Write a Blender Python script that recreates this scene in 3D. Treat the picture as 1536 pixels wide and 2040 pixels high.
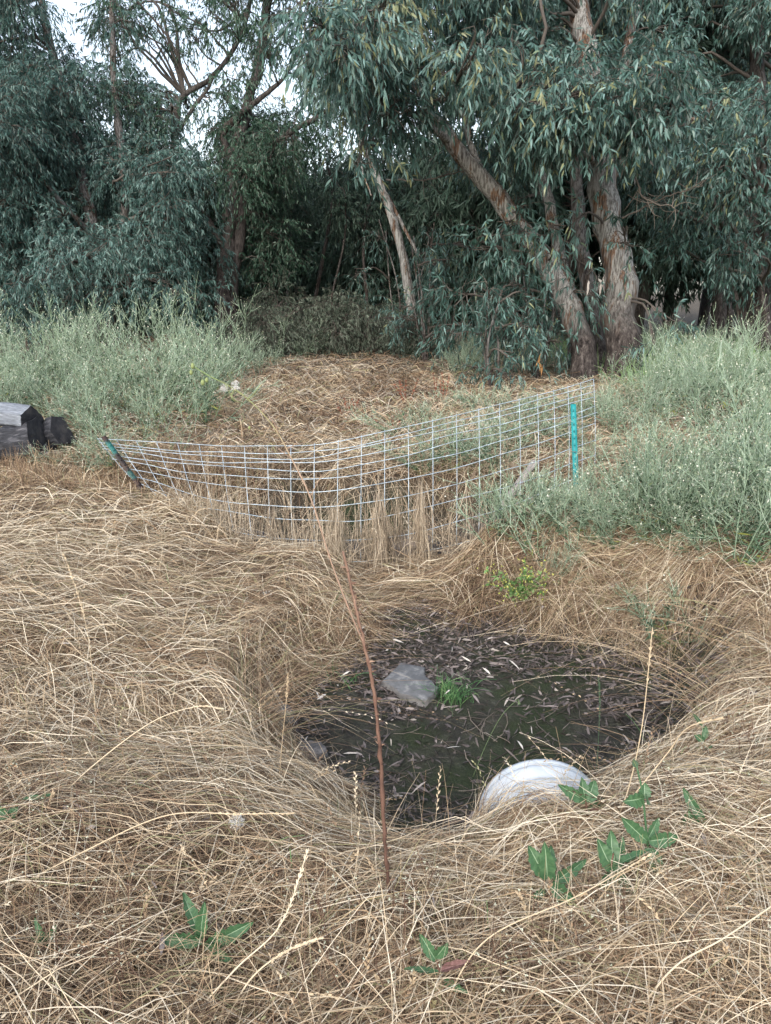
import bpy, math
import numpy as np
from mathutils import Vector

# ------------------------------------------------------------------ scene, camera, light
S = bpy.context.scene
for o in list(bpy.data.objects):
    bpy.data.objects.remove(o)
C = S.collection
R = math.radians
EYE = 1.55
PITCH = R(16.6)
F_PX = 1475.0                       # focal length in pixels of the 1536 x 2040 photograph

cam_d = bpy.data.cameras.new('camera')
cam_d.sensor_fit = 'HORIZONTAL'
cam_d.sensor_width = 36.0
cam_d.lens = 36.0 * F_PX / 1536.0
cam_d.clip_start = 0.05
cam_d.clip_end = 2000.0
cam = bpy.data.objects.new('camera', cam_d)
cam.location = (0, 0, EYE)
cam.rotation_euler = (math.pi / 2 - PITCH, 0, 0)
C.objects.link(cam)
S.camera = cam

SUN_EL, SUN_AZ = R(36), R(200)      # soft evening light from the open sky behind the viewer
W = bpy.data.worlds.new('World')
S.world = W
W.use_nodes = True
wn = W.node_tree
for n in list(wn.nodes):
    wn.nodes.remove(n)
w_out = wn.nodes.new('ShaderNodeOutputWorld')
w_bg = wn.nodes.new('ShaderNodeBackground')
w_sky = wn.nodes.new('ShaderNodeTexSky')
w_sky.sky_type = 'NISHITA'
w_sky.sun_disc = False
w_sky.sun_elevation = SUN_EL
w_sky.sun_rotation = SUN_AZ
w_sky.air_density = 1.2
w_sky.dust_density = 2.5
w_hs = wn.nodes.new('ShaderNodeHueSaturation')
w_hs.inputs['Saturation'].default_value = 0.6
w_hs.inputs['Value'].default_value = 1.5
wn.links.new(w_sky.outputs[0], w_hs.inputs['Color'])
wn.links.new(w_hs.outputs[0], w_bg.inputs[0])
w_bg.inputs[1].default_value = 0.15
wn.links.new(w_bg.outputs[0], w_out.inputs[0])

sun_d = bpy.data.lights.new('sun', 'SUN')
sun_d.energy = 0.9
sun_d.angle = R(40)
sun_d.color = (1.0, 0.94, 0.90)
sun = bpy.data.objects.new('sun', sun_d)
sdir = Vector((math.sin(SUN_AZ) * math.cos(SUN_EL), math.cos(SUN_AZ) * math.cos(SUN_EL), math.sin(SUN_EL)))
sun.rotation_euler = sdir.to_track_quat('Z', 'Y').to_euler()
C.objects.link(sun)

S.view_settings.view_transform = 'Standard'
S.view_settings.look = 'None'
S.view_settings.gamma = 1.0
S.view_settings.exposure = 0.8
S.render.engine = 'CYCLES'
S.cycles.max_bounces = 6
S.cycles.diffuse_bounces = 4
S.cycles.glossy_bounces = 2
S.cycles.transmission_bounces = 4
S.cycles.transparent_max_bounces = 4
S.cycles.caustics_reflective = False
S.cycles.caustics_refractive = False

# ------------------------------------------------------------------ numeric helpers
cp, sp_ = math.cos(PITCH), math.sin(PITCH)


def ray(px, py):
    """Direction per unit of view depth through a point of the photograph."""
    u = (px - 768.0) / F_PX
    v = (1020.0 - py) / F_PX
    return np.array([u, cp + v * sp_, -sp_ + v * cp])


def P(px, py, zc):
    return np.array([0, 0, EYE]) + ray(px, py) * zc


def sst(a, b, v):
    t = np.clip((np.asarray(v, float) - a) / (b - a), 0, 1)
    return t * t * (3 - 2 * t)


def _hash(ix, iy, seed):
    h = (ix.astype(np.int64) * 374761393 + iy.astype(np.int64) * 668265263 + seed * 1442695041) & 0xFFFFFFFF
    h = ((h ^ (h >> 13)) * 1274126177) & 0xFFFFFFFF
    h = h ^ (h >> 16)
    return (h & 0xFFFFFF) / float(0xFFFFFF)


def noise(x, y, scale, seed=0):
    """Smooth value noise in 0..1."""
    x = np.asarray(x, float) / scale
    y = np.asarray(y, float) / scale
    ix, iy = np.floor(x), np.floor(y)
    fx, fy = x - ix, y - iy
    fx = fx * fx * (3 - 2 * fx)
    fy = fy * fy * (3 - 2 * fy)
    ix = ix.astype(np.int64)
    iy = iy.astype(np.int64)
    a = _hash(ix, iy, seed); b = _hash(ix + 1, iy, seed)
    c = _hash(ix, iy + 1, seed); d = _hash(ix + 1, iy + 1, seed)
    return (a * (1 - fx) + b * fx) * (1 - fy) + (c * (1 - fx) + d * fx) * fy


def fbm(x, y, scale, seed=0):
    return (noise(x, y, scale, seed) * .55 + noise(x, y, scale * .47, seed + 7) * .3 + noise(x, y, scale * .21, seed + 13) * .15)


def capsule(x, y, a, b):
    ax, ay = a
    dx, dy = b[0] - ax, b[1] - ay
    t = np.clip(((x - ax) * dx + (y - ay) * dy) / (dx * dx + dy * dy), 0, 1)
    return np.hypot(x - ax - t * dx, y - ay - t * dy)


# ------------------------------------------------------------------ the lie of the land
def pool_sd(x, y):
    e = np.hypot((x - .46 - .12 * (y - 3.3)) / 1.0, (y - 3.34) / .92)
    a = (e - 1) * .8
    b = capsule(x, y, (.13, 2.30), (.30, 3.0)) - .20
    c = capsule(x, y, (.55, 2.44), (.55, 2.8)) - .26
    d = capsule(x, y, (.30, 3.6), (.12, 4.35)) - .22
    return np.minimum(np.minimum(a, b), np.minimum(c, d))


def ditch_sd(x, y):
    d = capsule(x, y, (.25, 3.9), (.05, 5.0)) - .22
    e = capsule(x, y, (-.5, 5.5), (.55, 5.55)) - .42
    f = capsule(x, y, (.4, 5.5), (1.0, 5.75)) - .2
    return np.minimum(np.minimum(pool_sd(x, y), d), np.minimum(e, f))


def H0(x, y):
    """Ground height without the small relief."""
    x = np.asarray(x, float); y = np.asarray(y, float)
    h = .021 * (np.sqrt((np.maximum(y - 6.5, 0)) ** 2 + .0) ) * (1 - sst(22, 40, y)) + .55 * sst(22, 40, y)
    h = h + .16 * sst(1.2, 2.4, x) * sst(3.0, 4.4, y) * (1 - sst(9, 13, y))
    h = h + .10 * sst(-1.6, -3.0, x) * sst(6.2, 7.5, y) * (1 - sst(11, 14, y))
    sd = ditch_sd(x, y) + (fbm(x, y, .55, 17) - .5) * .34 * sst(2.45, 2.9, y)
    w = .26 + .26 * sst(3.8, 4.6, y) * (1 - .8 * sst(5.35, 5.6, y))
    dep = (.48 - .16 * sst(4.0, 4.4, y) * (1 - sst(4.9, 5.3, y))) * (1 - sst(-.06, w, sd))
    side = .20 * (1 - sst(-.05, .22, capsule(x, y, (-2.6, 6.0), (-.8, 5.62)) - .12))
    h = h - np.maximum(dep, side)
    shelf = .24 * sst(1.75, 2.7, y) * (1 - sst(4.9, 6.2, y)) * sst(-2.6, -.7, x) * (1 - sst(.2, .8, x))
    h = h - .13 * sst(1.55, 2.0, y) * (1 - sst(2.3, 2.8, y)) * sst(-.55, -.1, x) * (1 - sst(.32, .42, x)) * np.clip(1 + h / .3, 0, 1)
    h = h - .17 * sst(1.9, 2.4, y) * (1 - sst(3.0, 3.6, y)) * sst(.72, .95, x) * (1 - sst(1.25, 2.1, x)) * np.clip(1 + h / .3, 0, 1)
    h = np.minimum(h, 0) * 1 + np.maximum(h, 0) - shelf * np.clip(1 + h / .5, .0, 1)
    return h


def mud(x, y):
    n = (fbm(x, y, .35, 5) - .5) * .34
    back = .09 * sst(3.4, 4.0, y) * sst(-.5, .2, x) + .26 * sst(.9, 1.35, x) * (1 - sst(3.7, 4.1, y)) * sst(2.4, 2.8, y) + .05 * sst(.2, -.3, x)
    return 1 - sst(-.10, .10, pool_sd(x, y) + n + .02 - back)


def H(x, y):
    m = mud(x, y)
    r = (fbm(x, y, .8, 3) - .5) * .09 + (noise(x, y, .2, 11) - .5) * .045
    far = 1 + .2 * sst(8, 16, np.asarray(y, float))
    return H0(x, y) + r * far * (1 - .8 * m) + (noise(x, y, .09, 21) - .5) * .02 * m


PIPE_X, PIPE_R, PIPE_Y0, PIPE_Y1 = .535, .215, 1.75, 2.27


def pipe_top(x, y):
    dx = np.abs(x - PIPE_X)
    t = np.sqrt(np.maximum((PIPE_R + .018) ** 2 - dx ** 2, 0)) - .275
    return np.where((dx < PIPE_R) & (y < PIPE_Y1) & (y > PIPE_Y0 - .2), t, -9)


def G(px, py, lift=0.0):
    """Ground point seen at a point of the photograph."""
    d = ray(px, py)
    t = np.linspace(.6, 60, 6000)
    p = np.array([0, 0, EYE]) + t[:, None] * d
    below = p[:, 2] < np.maximum(H(p[:, 0], p[:, 1]), pipe_top(p[:, 0], p[:, 1])) + lift
    i = int(np.argmax(below)) if below.any() else len(t) - 1
    return p[i]


def GX(px, y):
    """Ground point at distance y in the image column px (taken at the ground)."""
    z = 0.0
    for _ in range(6):
        zc = (y * cp + (EYE - z) * sp_)
        x = (px - 768.0) / F_PX * zc
        z = float(H(x, y))
    return np.array([x, y, z])


# ------------------------------------------------------------------ mesh helpers
def make_mesh(name, V, T=None, Q=None, tint=None, mats=(), midx=None, smooth=False):
    V = np.asarray(V, np.float32).reshape(-1, 3)
    me = bpy.data.meshes.new(name)
    me.vertices.add(len(V))
    me.vertices.foreach_set('co', V.ravel())
    nt = 0 if T is None else len(T)
    nq = 0 if Q is None else len(Q)
    idx, starts = [], []
    if nt:
        idx.append(np.asarray(T, np.int32).ravel()); starts.append(np.arange(nt, dtype=np.int32) * 3)
    if nq:
        idx.append(np.asarray(Q, np.int32).ravel()); starts.append(np.arange(nq, dtype=np.int32) * 4 + nt * 3)
    idx = np.concatenate(idx); starts = np.concatenate(starts)
    me.loops.add(len(idx))
    me.loops.foreach_set('vertex_index', idx)
    me.polygons.add(len(starts))
    me.polygons.foreach_set('loop_start', starts)
    if midx is not None:
        me.polygons.foreach_set('material_index', np.asarray(midx, np.int32))
    for m in mats:
        me.materials.append(m)
    if tint is not None:
        a = me.attributes.new('tint', 'FLOAT', 'POINT')
        a.data.foreach_set('value', np.asarray(tint, np.float32).ravel())
    me.update(calc_edges=True)
    if smooth:
        me.shade_smooth()
    return me


class Geo:
    """Collects triangles and quads, then becomes ONE mesh."""
    def __init__(self):
        self.V, self.T, self.Q, self.tint = [], [], [], []
        self.mt, self.mq = [], []
        self.n = 0

    def add(self, V, T=None, Q=None, tint=0.5, mat=0):
        V = np.asarray(V, float).reshape(-1, 3)
        if T is not None and len(T):
            self.T.append(np.asarray(T, np.int64) + self.n); self.mt.append(np.full(len(T), mat))
        if Q is not None and len(Q):
            self.Q.append(np.asarray(Q, np.int64) + self.n); self.mq.append(np.full(len(Q), mat))
        self.V.append(V)
        self.tint.append(np.broadcast_to(np.asarray(tint, float), (len(V),)) if np.ndim(tint) < 1 else np.asarray(tint, float))
        self.n += len(V)

    def mesh(self, name, mats, smooth=False):
        T = np.concatenate(self.T) if self.T else None
        Q = np.concatenate(self.Q) if self.Q else None
        mi = np.concatenate(self.mt + self.mq)
        return make_mesh(name, np.concatenate(self.V), T, Q, np.concatenate(self.tint), mats, mi, smooth)


def unit(v):
    v = np.asarray(v, float)
    return v / np.maximum(np.linalg.norm(v, axis=-1, keepdims=True), 1e-9)


def ribbons(g, paths, widths, side=None, tint=.5, rng=None, mat=0, flat=.0):
    """paths (N,K,3), widths (N,K) full width -> flat blades."""
    paths = np.asarray(paths, float)
    N, K, _ = paths.shape
    tan = unit(np.gradient(paths, axis=1))
    if side is None:
        ref = unit(rng.normal(size=(N, 1, 3)) * np.array([1, 1, 1 - flat]) + np.array([0, 0, 3.0 * flat]))
        side = unit(np.cross(tan, ref))
    else:
        side = np.broadcast_to(np.asarray(side, float)[:, None, :], paths.shape)
    w = np.asarray(widths, float)
    if w.ndim == 1:
        w = w[:, None] * np.ones(K)
    w = np.broadcast_to(w, (N, K))
    V = np.stack([paths - side * w[..., None] / 2, paths + side * w[..., None] / 2], 2)
    b = (np.arange(N)[:, None] * K + np.arange(K - 1)[None, :]) * 2
    Q = np.stack([b, b + 1, b + 3, b + 2], -1).reshape(-1, 4)
    t = np.asarray(tint, float)
    if t.ndim == 1:
        t = np.repeat(t, K * 2)
    elif t.ndim == 2:
        t = np.repeat(t.reshape(-1), 2)
    g.add(V.reshape(-1, 3), None, Q, t, mat)


def tubes(g, paths, radii, sides=3, tint=.5, rng=None, cap=False, mat=0, rough=0.0):
    paths = np.asarray(paths, float)
    N, K, _ = paths.shape
    r = np.asarray(radii, float)
    if r.ndim == 0:
        r = np.full((N, K), float(r))
    elif r.ndim == 1:
        r = r[:, None] * np.ones(K)
    r = np.broadcast_to(r, (N, K))
    tan = unit(np.gradient(paths, axis=1))
    mean = unit(paths[:, -1] - paths[:, 0])
    ref = np.where(np.abs(mean[:, 2:3]) > .8, np.array([[1., .13, 0]]), np.array([[.1, .05, 1.]]))
    u = unit(np.cross(tan, ref[:, None, :]))
    v = np.cross(tan, u)
    a = np.arange(sides) / sides * 2 * np.pi
    rr = r[..., None] * np.ones(sides)
    if rough and rng is not None:
        rr = rr * (1 + rough * (rng.random((N, K, sides)) - .5) + rough * .9 * (rng.random((N, 1, sides)) - .5))
    V = paths[:, :, None, :] + rr[..., None] * (np.cos(a)[:, None] * u[:, :, None, :] + np.sin(a)[:, None] * v[:, :, None, :])
    i = np.arange(N)[:, None, None]; k = np.arange(K - 1)[None, :, None]; s = np.arange(sides)[None, None, :]
    b = (i * K + k) * sides
    s2 = (s + 1) % sides
    Q = np.stack([b + s, b + s2, b + sides + s2, b + sides + s], -1).reshape(-1, 4)
    t = np.asarray(tint, float)
    if t.ndim == 1:
        t = np.repeat(t, K * sides)
    elif t.ndim == 2:
        t = np.repeat(t.reshape(-1), sides)
    T = None
    if cap:
        T = []
        for n in range(N):
            e = (n * K + K - 1) * sides
            f = n * K * sides
            for q in range(1, sides - 1):
                T.append((e, e + q, e + q + 1)); T.append((f, f + q + 1, f + q))
    g.add(V.reshape(-1, 3), T, Q, t, mat)


def curve(pts, K, wob=0.0, rng=None):
    """Resample a polyline smoothly (Catmull-Rom)."""
    p = np.asarray(pts, float)
    p = np.vstack([2 * p[0] - p[1], p, 2 * p[-1] - p[-2]])
    n = len(p) - 3
    t = np.linspace(0, n - 1e-6, K)
    i = t.astype(int); f = (t - i)[:, None]
    p0, p1, p2, p3 = p[i], p[i + 1], p[i + 2], p[i + 3]
    q = .5 * (2 * p1 + (p2 - p0) * f + (2 * p0 - 5 * p1 + 4 * p2 - p3) * f ** 2 + (3 * p1 - p0 - 3 * p2 + p3) * f ** 3)
    if wob and rng is not None:
        q = q + rng.normal(size=q.shape) * wob
    return q


def leaves(g, base, d, L, Wd, rng, tint, droop=.35, mat=0):
    """Lanceolate leaves, six vertices each."""
    N = len(base)
    d = unit(d)
    side = unit(np.cross(d, rng.normal(size=(N, 3))))
    up = np.cross(side, d)
    bend = (rng.random(N) - .4) * droop
    def at(t, s):
        c = base + d * (L * t)[:, None] + up * (bend * L * t * t)[:, None] + np.array([0, 0, -1]) * (droop * .5 * L * t * t)[:, None]
        return c + side * (s * Wd)[:, None]
    one = np.ones(N)
    fold = up * (Wd * .25)[:, None]
    V = np.stack([at(0 * one, 0 * one), at(.3 * one, -.5 * one) + fold, at(.3 * one, .5 * one) + fold,
                  at(.66 * one, -.38 * one) + fold, at(.66 * one, .38 * one) + fold, at(one, 0 * one)], 1)
    b = np.arange(N) * 6
    T = np.concatenate([np.stack([b, b + 2, b + 1], 1), np.stack([b + 3, b + 4, b + 5], 1)])
    Q = np.stack([b + 1, b + 2, b + 4, b + 3], 1)
    g.add(V.reshape(-1, 3), T, Q, np.repeat(tint, 6), mat)


# ------------------------------------------------------------------ object helpers
def tag(o, label=None, cat=None, group=None, kind=None):
    if label: o['label'] = label
    if cat: o['category'] = cat
    if group: o['group'] = group
    if kind: o['kind'] = kind
    return o


def link(name, me, parent=None):
    o = bpy.data.objects.new(name, me)
    C.objects.link(o)
    if parent is not None:
        o.parent = parent
    return o


def empty(name, loc, label, cat, group=None):
    o = bpy.data.objects.new(name, None)
    o.empty_display_size = .1
    o.location = Vector([float(c) for c in loc])
    C.objects.link(o)
    return tag(o, label, cat, group)


def copy_tree(o, parent=None):
    c = o.copy()
    C.objects.link(c)
    if parent is not None:
        c.parent = parent
    for ch in list(o.children):
        copy_tree(ch, c)
    return c


# ------------------------------------------------------------------ materials
def new_mat(name):
    m = bpy.data.materials.new(name)
    m.use_nodes = True
    nt = m.node_tree
    b = next(n for n in nt.nodes if n.type == 'BSDF_PRINCIPLED')
    return m, nt, b


def ramp(nt, stops, fac):
    r = nt.nodes.new('ShaderNodeValToRGB')
    e = r.color_ramp.elements
    while len(e) < len(stops):
        e.new(.5)
    for k, (p, c) in enumerate(stops):
        e[k].position = p
        e[k].color = (c[0], c[1], c[2], 1)
    nt.links.new(fac, r.inputs[0])
    return r.outputs[0]


def nz(nt, scale, detail=4, vec=None, rough=.55):
    n = nt.nodes.new('ShaderNodeTexNoise')
    n.inputs['Scale'].default_value = scale
    n.inputs['Detail'].default_value = detail
    n.inputs['Roughness'].default_value = rough
    if vec is not None:
        nt.links.new(vec, n.inputs['Vector'])
    return n.outputs[0]


def coord(nt, scale=(1, 1, 1), kind='Object'):
    t = nt.nodes.new('ShaderNodeTexCoord')
    m = nt.nodes.new('ShaderNodeMapping')
    m.inputs['Scale'].default_value = scale
    nt.links.new(t.outputs[kind], m.inputs[0])
    return m.outputs[0]


def attr(nt, name='tint'):
    a = nt.nodes.new('ShaderNodeAttribute')
    a.attribute_name = name
    return a.outputs['Fac']


def mix(nt, fac, a, b, mode='MIX'):
    m = nt.nodes.new('ShaderNodeMix')
    m.data_type = 'RGBA'
    m.blend_type = mode
    if hasattr(fac, 'default_value'):
        nt.links.new(fac, m.inputs[0])
    else:
        m.inputs[0].default_value = fac
    for v, i in ((a, 6), (b, 7)):
        if hasattr(v, 'default_value'):
            nt.links.new(v, m.inputs[i])
        else:
            m.inputs[i].default_value = (*v, 1)
    return m.outputs[2]


def bump(nt, b, h, strength=.5, dist=.02):
    n = nt.nodes.new('ShaderNodeBump')
    n.inputs['Strength'].default_value = strength
    n.inputs['Distance'].default_value = dist
    nt.links.new(h, n.inputs['Height'])
    nt.links.new(n.outputs[0], b.inputs['Normal'])


def leafy(name, stops, rough=.5, trans=.25, spec=.4):
    """Thin plant tissue: colour per leaf from the tint, some light let through."""
    m, nt, b = new_mat(name)
    c = ramp(nt, stops, attr(nt))
    nt.links.new(c, b.inputs['Base Color'])
    b.inputs['Roughness'].default_value = rough
    b.inputs['Specular IOR Level'].default_value = spec
    if trans:
        t = nt.nodes.new('ShaderNodeBsdfTranslucent')
        nt.links.new(c, t.inputs[0])
        mx = nt.nodes.new('ShaderNodeMixShader')
        mx.inputs[0].default_value = trans
        out = next(n for n in nt.nodes if n.type == 'OUTPUT_MATERIAL')
        nt.links.new(b.outputs[0], mx.inputs[1]); nt.links.new(t.outputs[0], mx.inputs[2])
        nt.links.new(mx.outputs[0], out.inputs[0])
    return m


M = {}
M['straw'] = leafy('straw', [(0, (.04, .026, .018)), (.22, (.14, .09, .06)), (.50, (.31, .215, .135)), (.575, (.37, .27, .17)), (.585, (.27, .26, .135)), (.615, (.29, .28, .15)), (.625, (.38, .285, .18)), (.85, (.55, .445, .305)), (1, (.72, .635, .49))], .6, .12, .25)
M['straw_gold'] = leafy('straw_gold', [(0, (.09, .07, .05)), (.5, (.33, .262, .185)), (1, (.64, .55, .42))], .6, .15, .25)
M['grey_straw'] = leafy('grey_straw', [(0, (.09, .075, .06)), (.5, (.29, .25, .20)), (1, (.52, .46, .37))], .7, .1, .2)
M['green_blade'] = leafy('green_blade', [(0, (.05, .13, .05)), (.6, (.10, .24, .09)), (1, (.25, .36, .16))], .5, .25, .3)
M['gum_leaf'] = leafy('gum_leaf', [(0, (.020, .050, .036)), (.3, (.048, .105, .084)), (.7, (.105, .195, .170)), (.88, (.165, .275, .25)), (.95, (.20, .31, .285)), (.97, (.16, .25, .16)), (1, (.23, .25, .13))], .42, .22, .5)
M['gum_leaf_dark'] = leafy('gum_leaf_dark', [(0, (.018, .046, .040)), (.4, (.042, .096, .080)), (.8, (.088, .168, .148)), (1, (.16, .25, .225))], .45, .2, .45)
M['gum_leaf_green'] = leafy('gum_leaf_green', [(0, (.016, .040, .024)), (.4, (.036, .085, .052)), (.8, (.075, .150, .100)), (1, (.14, .22, .15))], .45, .2, .45)
M['wood_leaf'] = leafy('wood_leaf', [(0, (.020, .042, .028)), (.5, (.045, .085, .060)), (1, (.09, .14, .105))], .55, .2, .3)
M['twig'] = leafy('twig', [(0, (.045, .038, .033)), (.6, (.10, .087, .076)), (1, (.24, .205, .165))], .8, 0, .2)
M['orange_twig'] = leafy('orange_twig', [(0, (.16, .08, .03)), (1, (.36, .20, .08))], .7, 0, .2)
M['dead_leaf'] = leafy('dead_leaf', [(0, (.05, .042, .038)), (.3, (.13, .112, .108)), (.6, (.28, .24, .225)), (.85, (.46, .42, .38)), (1, (.70, .66, .60))], .7, .1, .2)
M['weed_stem'] = leafy('weed_stem', [(0, (.12, .14, .06)), (.35, (.17, .24, .145)), (.7, (.29, .39, .275)), (1, (.48, .58, .46))], .6, .15, .25)
M['weed_leaf'] = leafy('weed_leaf', [(0, (.022, .042, .02)), (.4, (.05, .09, .05)), (.75, (.105, .165, .10)), (1, (.26, .28, .08))], .6, .25, .25)
M['shrub_leaf'] = leafy('shrub_leaf', [(0, (.03, .042, .028)), (.5, (.075, .10, .072)), (1, (.17, .20, .155))], .6, .2, .25)
M['weed_pod'] = leafy('weed_pod', [(0, (.24, .29, .17)), (.6, (.42, .46, .33)), (1, (.74, .73, .64))], .7, .2, .2)
M['lettuce'] = leafy('lettuce', [(0, (.030, .075, .038)), (.45, (.060, .135, .062)), (.8, (.11, .205, .095)), (1, (.28, .38, .25))], .45, .25, .4)
M['lettuce_red'] = leafy('lettuce_red', [(0, (.08, .06, .045)), (.5, (.17, .085, .075)), (1, (.33, .20, .18))], .55, .15, .3)
M['brown_stem'] = leafy('brown_stem', [(0, (.05, .028, .022)), (.5, (.13, .073, .053)), (1, (.27, .18, .13))], .7, 0, .2)
M['pale_stem'] = leafy('pale_stem', [(0, (.24, .15, .11)), (.5, (.42, .30, .22)), (.75, (.27, .27, .13)), (1, (.22, .30, .12))], .6, .1, .2)
M['red_dock'] = leafy('red_dock', [(0, (.12, .04, .025)), (1, (.34, .13, .08))], .7, .1, .2)
M['yellow_bloom'] = leafy('yellow_bloom', [(0, (.42, .48, .08)), (1, (.72, .72, .22))], .6, .2, .2)
M['mustard_leaf'] = leafy('mustard_leaf', [(0, (.08, .17, .05)), (1, (.22, .36, .13))], .55, .25, .3)
M['fluff'] = leafy('fluff', [(0, (.62, .60, .56)), (1, (.82, .82, .80))], .9, .3, .1)


def mat_ground():
    m, nt, b = new_mat('ground')
    g = coord(nt)
    soil = ramp(nt, [(.25, (.05, .036, .025)), (.5, (.13, .092, .062)), (.75, (.24, .175, .12))], nz(nt, 14, 8, g, .7))
    fine = ramp(nt, [(.35, (.5, .5, .5)), (.7, (1.1, 1.08, 1.0))], nz(nt, 160, 4, g))
    soil = mix(nt, .8, soil, fine, 'MULTIPLY')
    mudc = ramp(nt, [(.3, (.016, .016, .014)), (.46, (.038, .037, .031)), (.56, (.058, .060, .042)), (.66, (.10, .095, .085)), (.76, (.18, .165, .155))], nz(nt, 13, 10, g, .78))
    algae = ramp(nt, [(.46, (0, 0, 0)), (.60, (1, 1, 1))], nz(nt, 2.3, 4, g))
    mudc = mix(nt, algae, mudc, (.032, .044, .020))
    wood = ramp(nt, [(.3, (.03, .024, .018)), (.55, (.085, .065, .045)), (.8, (.16, .125, .09))], nz(nt, 5, 8, g, .7))
    c = mix(nt, attr(nt, 'wood'), soil, wood)
    c = mix(nt, attr(nt, 'mud'), c, mudc)  # mask holds real pool mud and the painted shade below the panel
    nt.links.new(c, b.inputs['Base Color'])
    wet = ramp(nt, [(.40, (.28, .28, .28)), (.60, (.8, .8, .8))], nz(nt, 3.1, 5, g))
    rr = mix(nt, attr(nt, 'mud'), (.95, .95, .95), wet)
    nt.links.new(rr, b.inputs['Roughness'])
    b.inputs['Specular IOR Level'].default_value = .3
    bump(nt, b, nz(nt, 45, 8, g, .7), .9, .03)
    return m


def mat_bark(name, pale, grey, tan, dark, patch=.5):
    m, nt, b = new_mat(name)
    v = coord(nt, (1, 1, .22))
    v2 = coord(nt, (20, 20, 1.8))
    f = ramp(nt, [(.34, grey), (.44, pale), (.53, pale), (.57, tan), (.66, grey)], nz(nt, 5.5, 6, v, .62))
    st = ramp(nt, [(.43, dark), (.55, (1, 1, 1))], nz(nt, 2.2, 8, v2, .68))
    c = mix(nt, .75, f, st, 'MULTIPLY')
    lo = ramp(nt, [(.22, (1, 1, 1)), (.5, (0, 0, 0))], attr(nt))          # old rough bark low on the stem
    old = ramp(nt, [(.40, (.016, .013, .012)), (.52, (.06, .05, .046)), (.62, (.13, .115, .105)), (.70, (.36, .34, .33))], nz(nt, 16, 9, coord(nt, (1.3, 1.3, .4)), .75))
    c = mix(nt, lo, c, old)
    nt.links.new(c, b.inputs['Base Color'])
    b.inputs['Roughness'].default_value = .85
    b.inputs['Specular IOR Level'].default_value = .2
    bump(nt, b, nz(nt, 2.2, 9, v2, .7), .9, .03)
    return m


M['ground'] = mat_ground()
M['bark_pale'] = mat_bark('bark_pale', (.38, .375, .35), (.19, .19, .185), (.23, .13, .075), (.10, .065, .055))
M['bark_dark'] = mat_bark('bark_dark', (.11, .098, .09), (.055, .049, .045), (.075, .056, .045), (.10, .08, .07))
M['bark_mid'] = mat_bark('bark_mid', (.21, .20, .19), (.11, .10, .095), (.13, .10, .08), (.12, .09, .08))


def simple(name, col, rough, metal=0.0, var=None, scale=8, stretch=(1, 1, 1), bmp=0.0, spec=.5, tone=.35):
    m, nt, b = new_mat(name)
    v = coord(nt, stretch)
    n = nz(nt, scale, 7, v, .65)
    lo = tuple(c * (1 - tone) for c in col)
    hi = tuple(min(1, c * (1 + tone)) for c in col)
    c = ramp(nt, [(.3, lo), (.7, hi)] if var is None else [(.3, lo), (.5, col), (.68, var)], n)
    nt.links.new(c, b.inputs['Base Color'])
    b.inputs['Roughness'].default_value = rough
    b.inputs['Metallic'].default_value = metal
    b.inputs['Specular IOR Level'].default_value = spec
    if bmp:
        bump(nt, b, nz(nt, scale * 2.5, 8, v, .7), bmp, .02)
    return m


M['wire'] = simple('wire', (.42, .50, .56), .55, .3, None, 9, (1, 1, 1), 0, .5, .45)
M['old_wire'] = simple('old_wire', (.18, .13, .10), .7, .3, None, 30)
M['teal_paint'] = simple('teal_paint', (.006, .22, .23), .55, 0, (.02, .29, .30), 22, (1, 1, .3), .1, .5, .2)
M['stud'] = simple('stud', (.007, .17, .18), .5, 0, None, 30)
M['log_grey'] = simple('log_grey', (.19, .21, .24), .9, 0, (.32, .34, .375), 7, (1.5, 9, 9), .6, .2)
M['log_dark'] = simple('log_dark', (.05, .052, .06), .9, 0, (.15, .15, .165), 6, (1.2, 7, 7), 1.0, .2, .5)
M['log_end'] = simple('log_end', (.035, .035, .04), .9, 0, (.07, .065, .065), 9, (1, 1, 1), .6, .2, .5)
M['log_pale'] = simple('log_pale', (.19, .165, .15), .85, 0, (.30, .265, .24), 6, (1.5, 9, 9), .6, .2)
M['plank'] = simple('plank', (.27, .245, .23), .85, 0, (.36, .33, .31), 4, (12, 12, 1.2), .5, .2)
M['stone'] = simple('stone', (.13, .135, .14), .9, 0, (.29, .29, .285), 13, (1, 1, 1), .25, .3, .3)
M['stone_edge'] = simple('stone_edge', (.17, .165, .16), .9, 0, None, 12, (1, 1, 3), .6)
M['pipe'] = simple('pipe', (.50, .545, .585), .5, 0, (.60, .64, .68), 6, (1, 1, 1), .08, .5, .25)
M['rock'] = simple('rock', (.17, .16, .155), .9, 0, (.27, .255, .25), 11, (1, 1, 1), .8, .25, .4)


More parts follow.
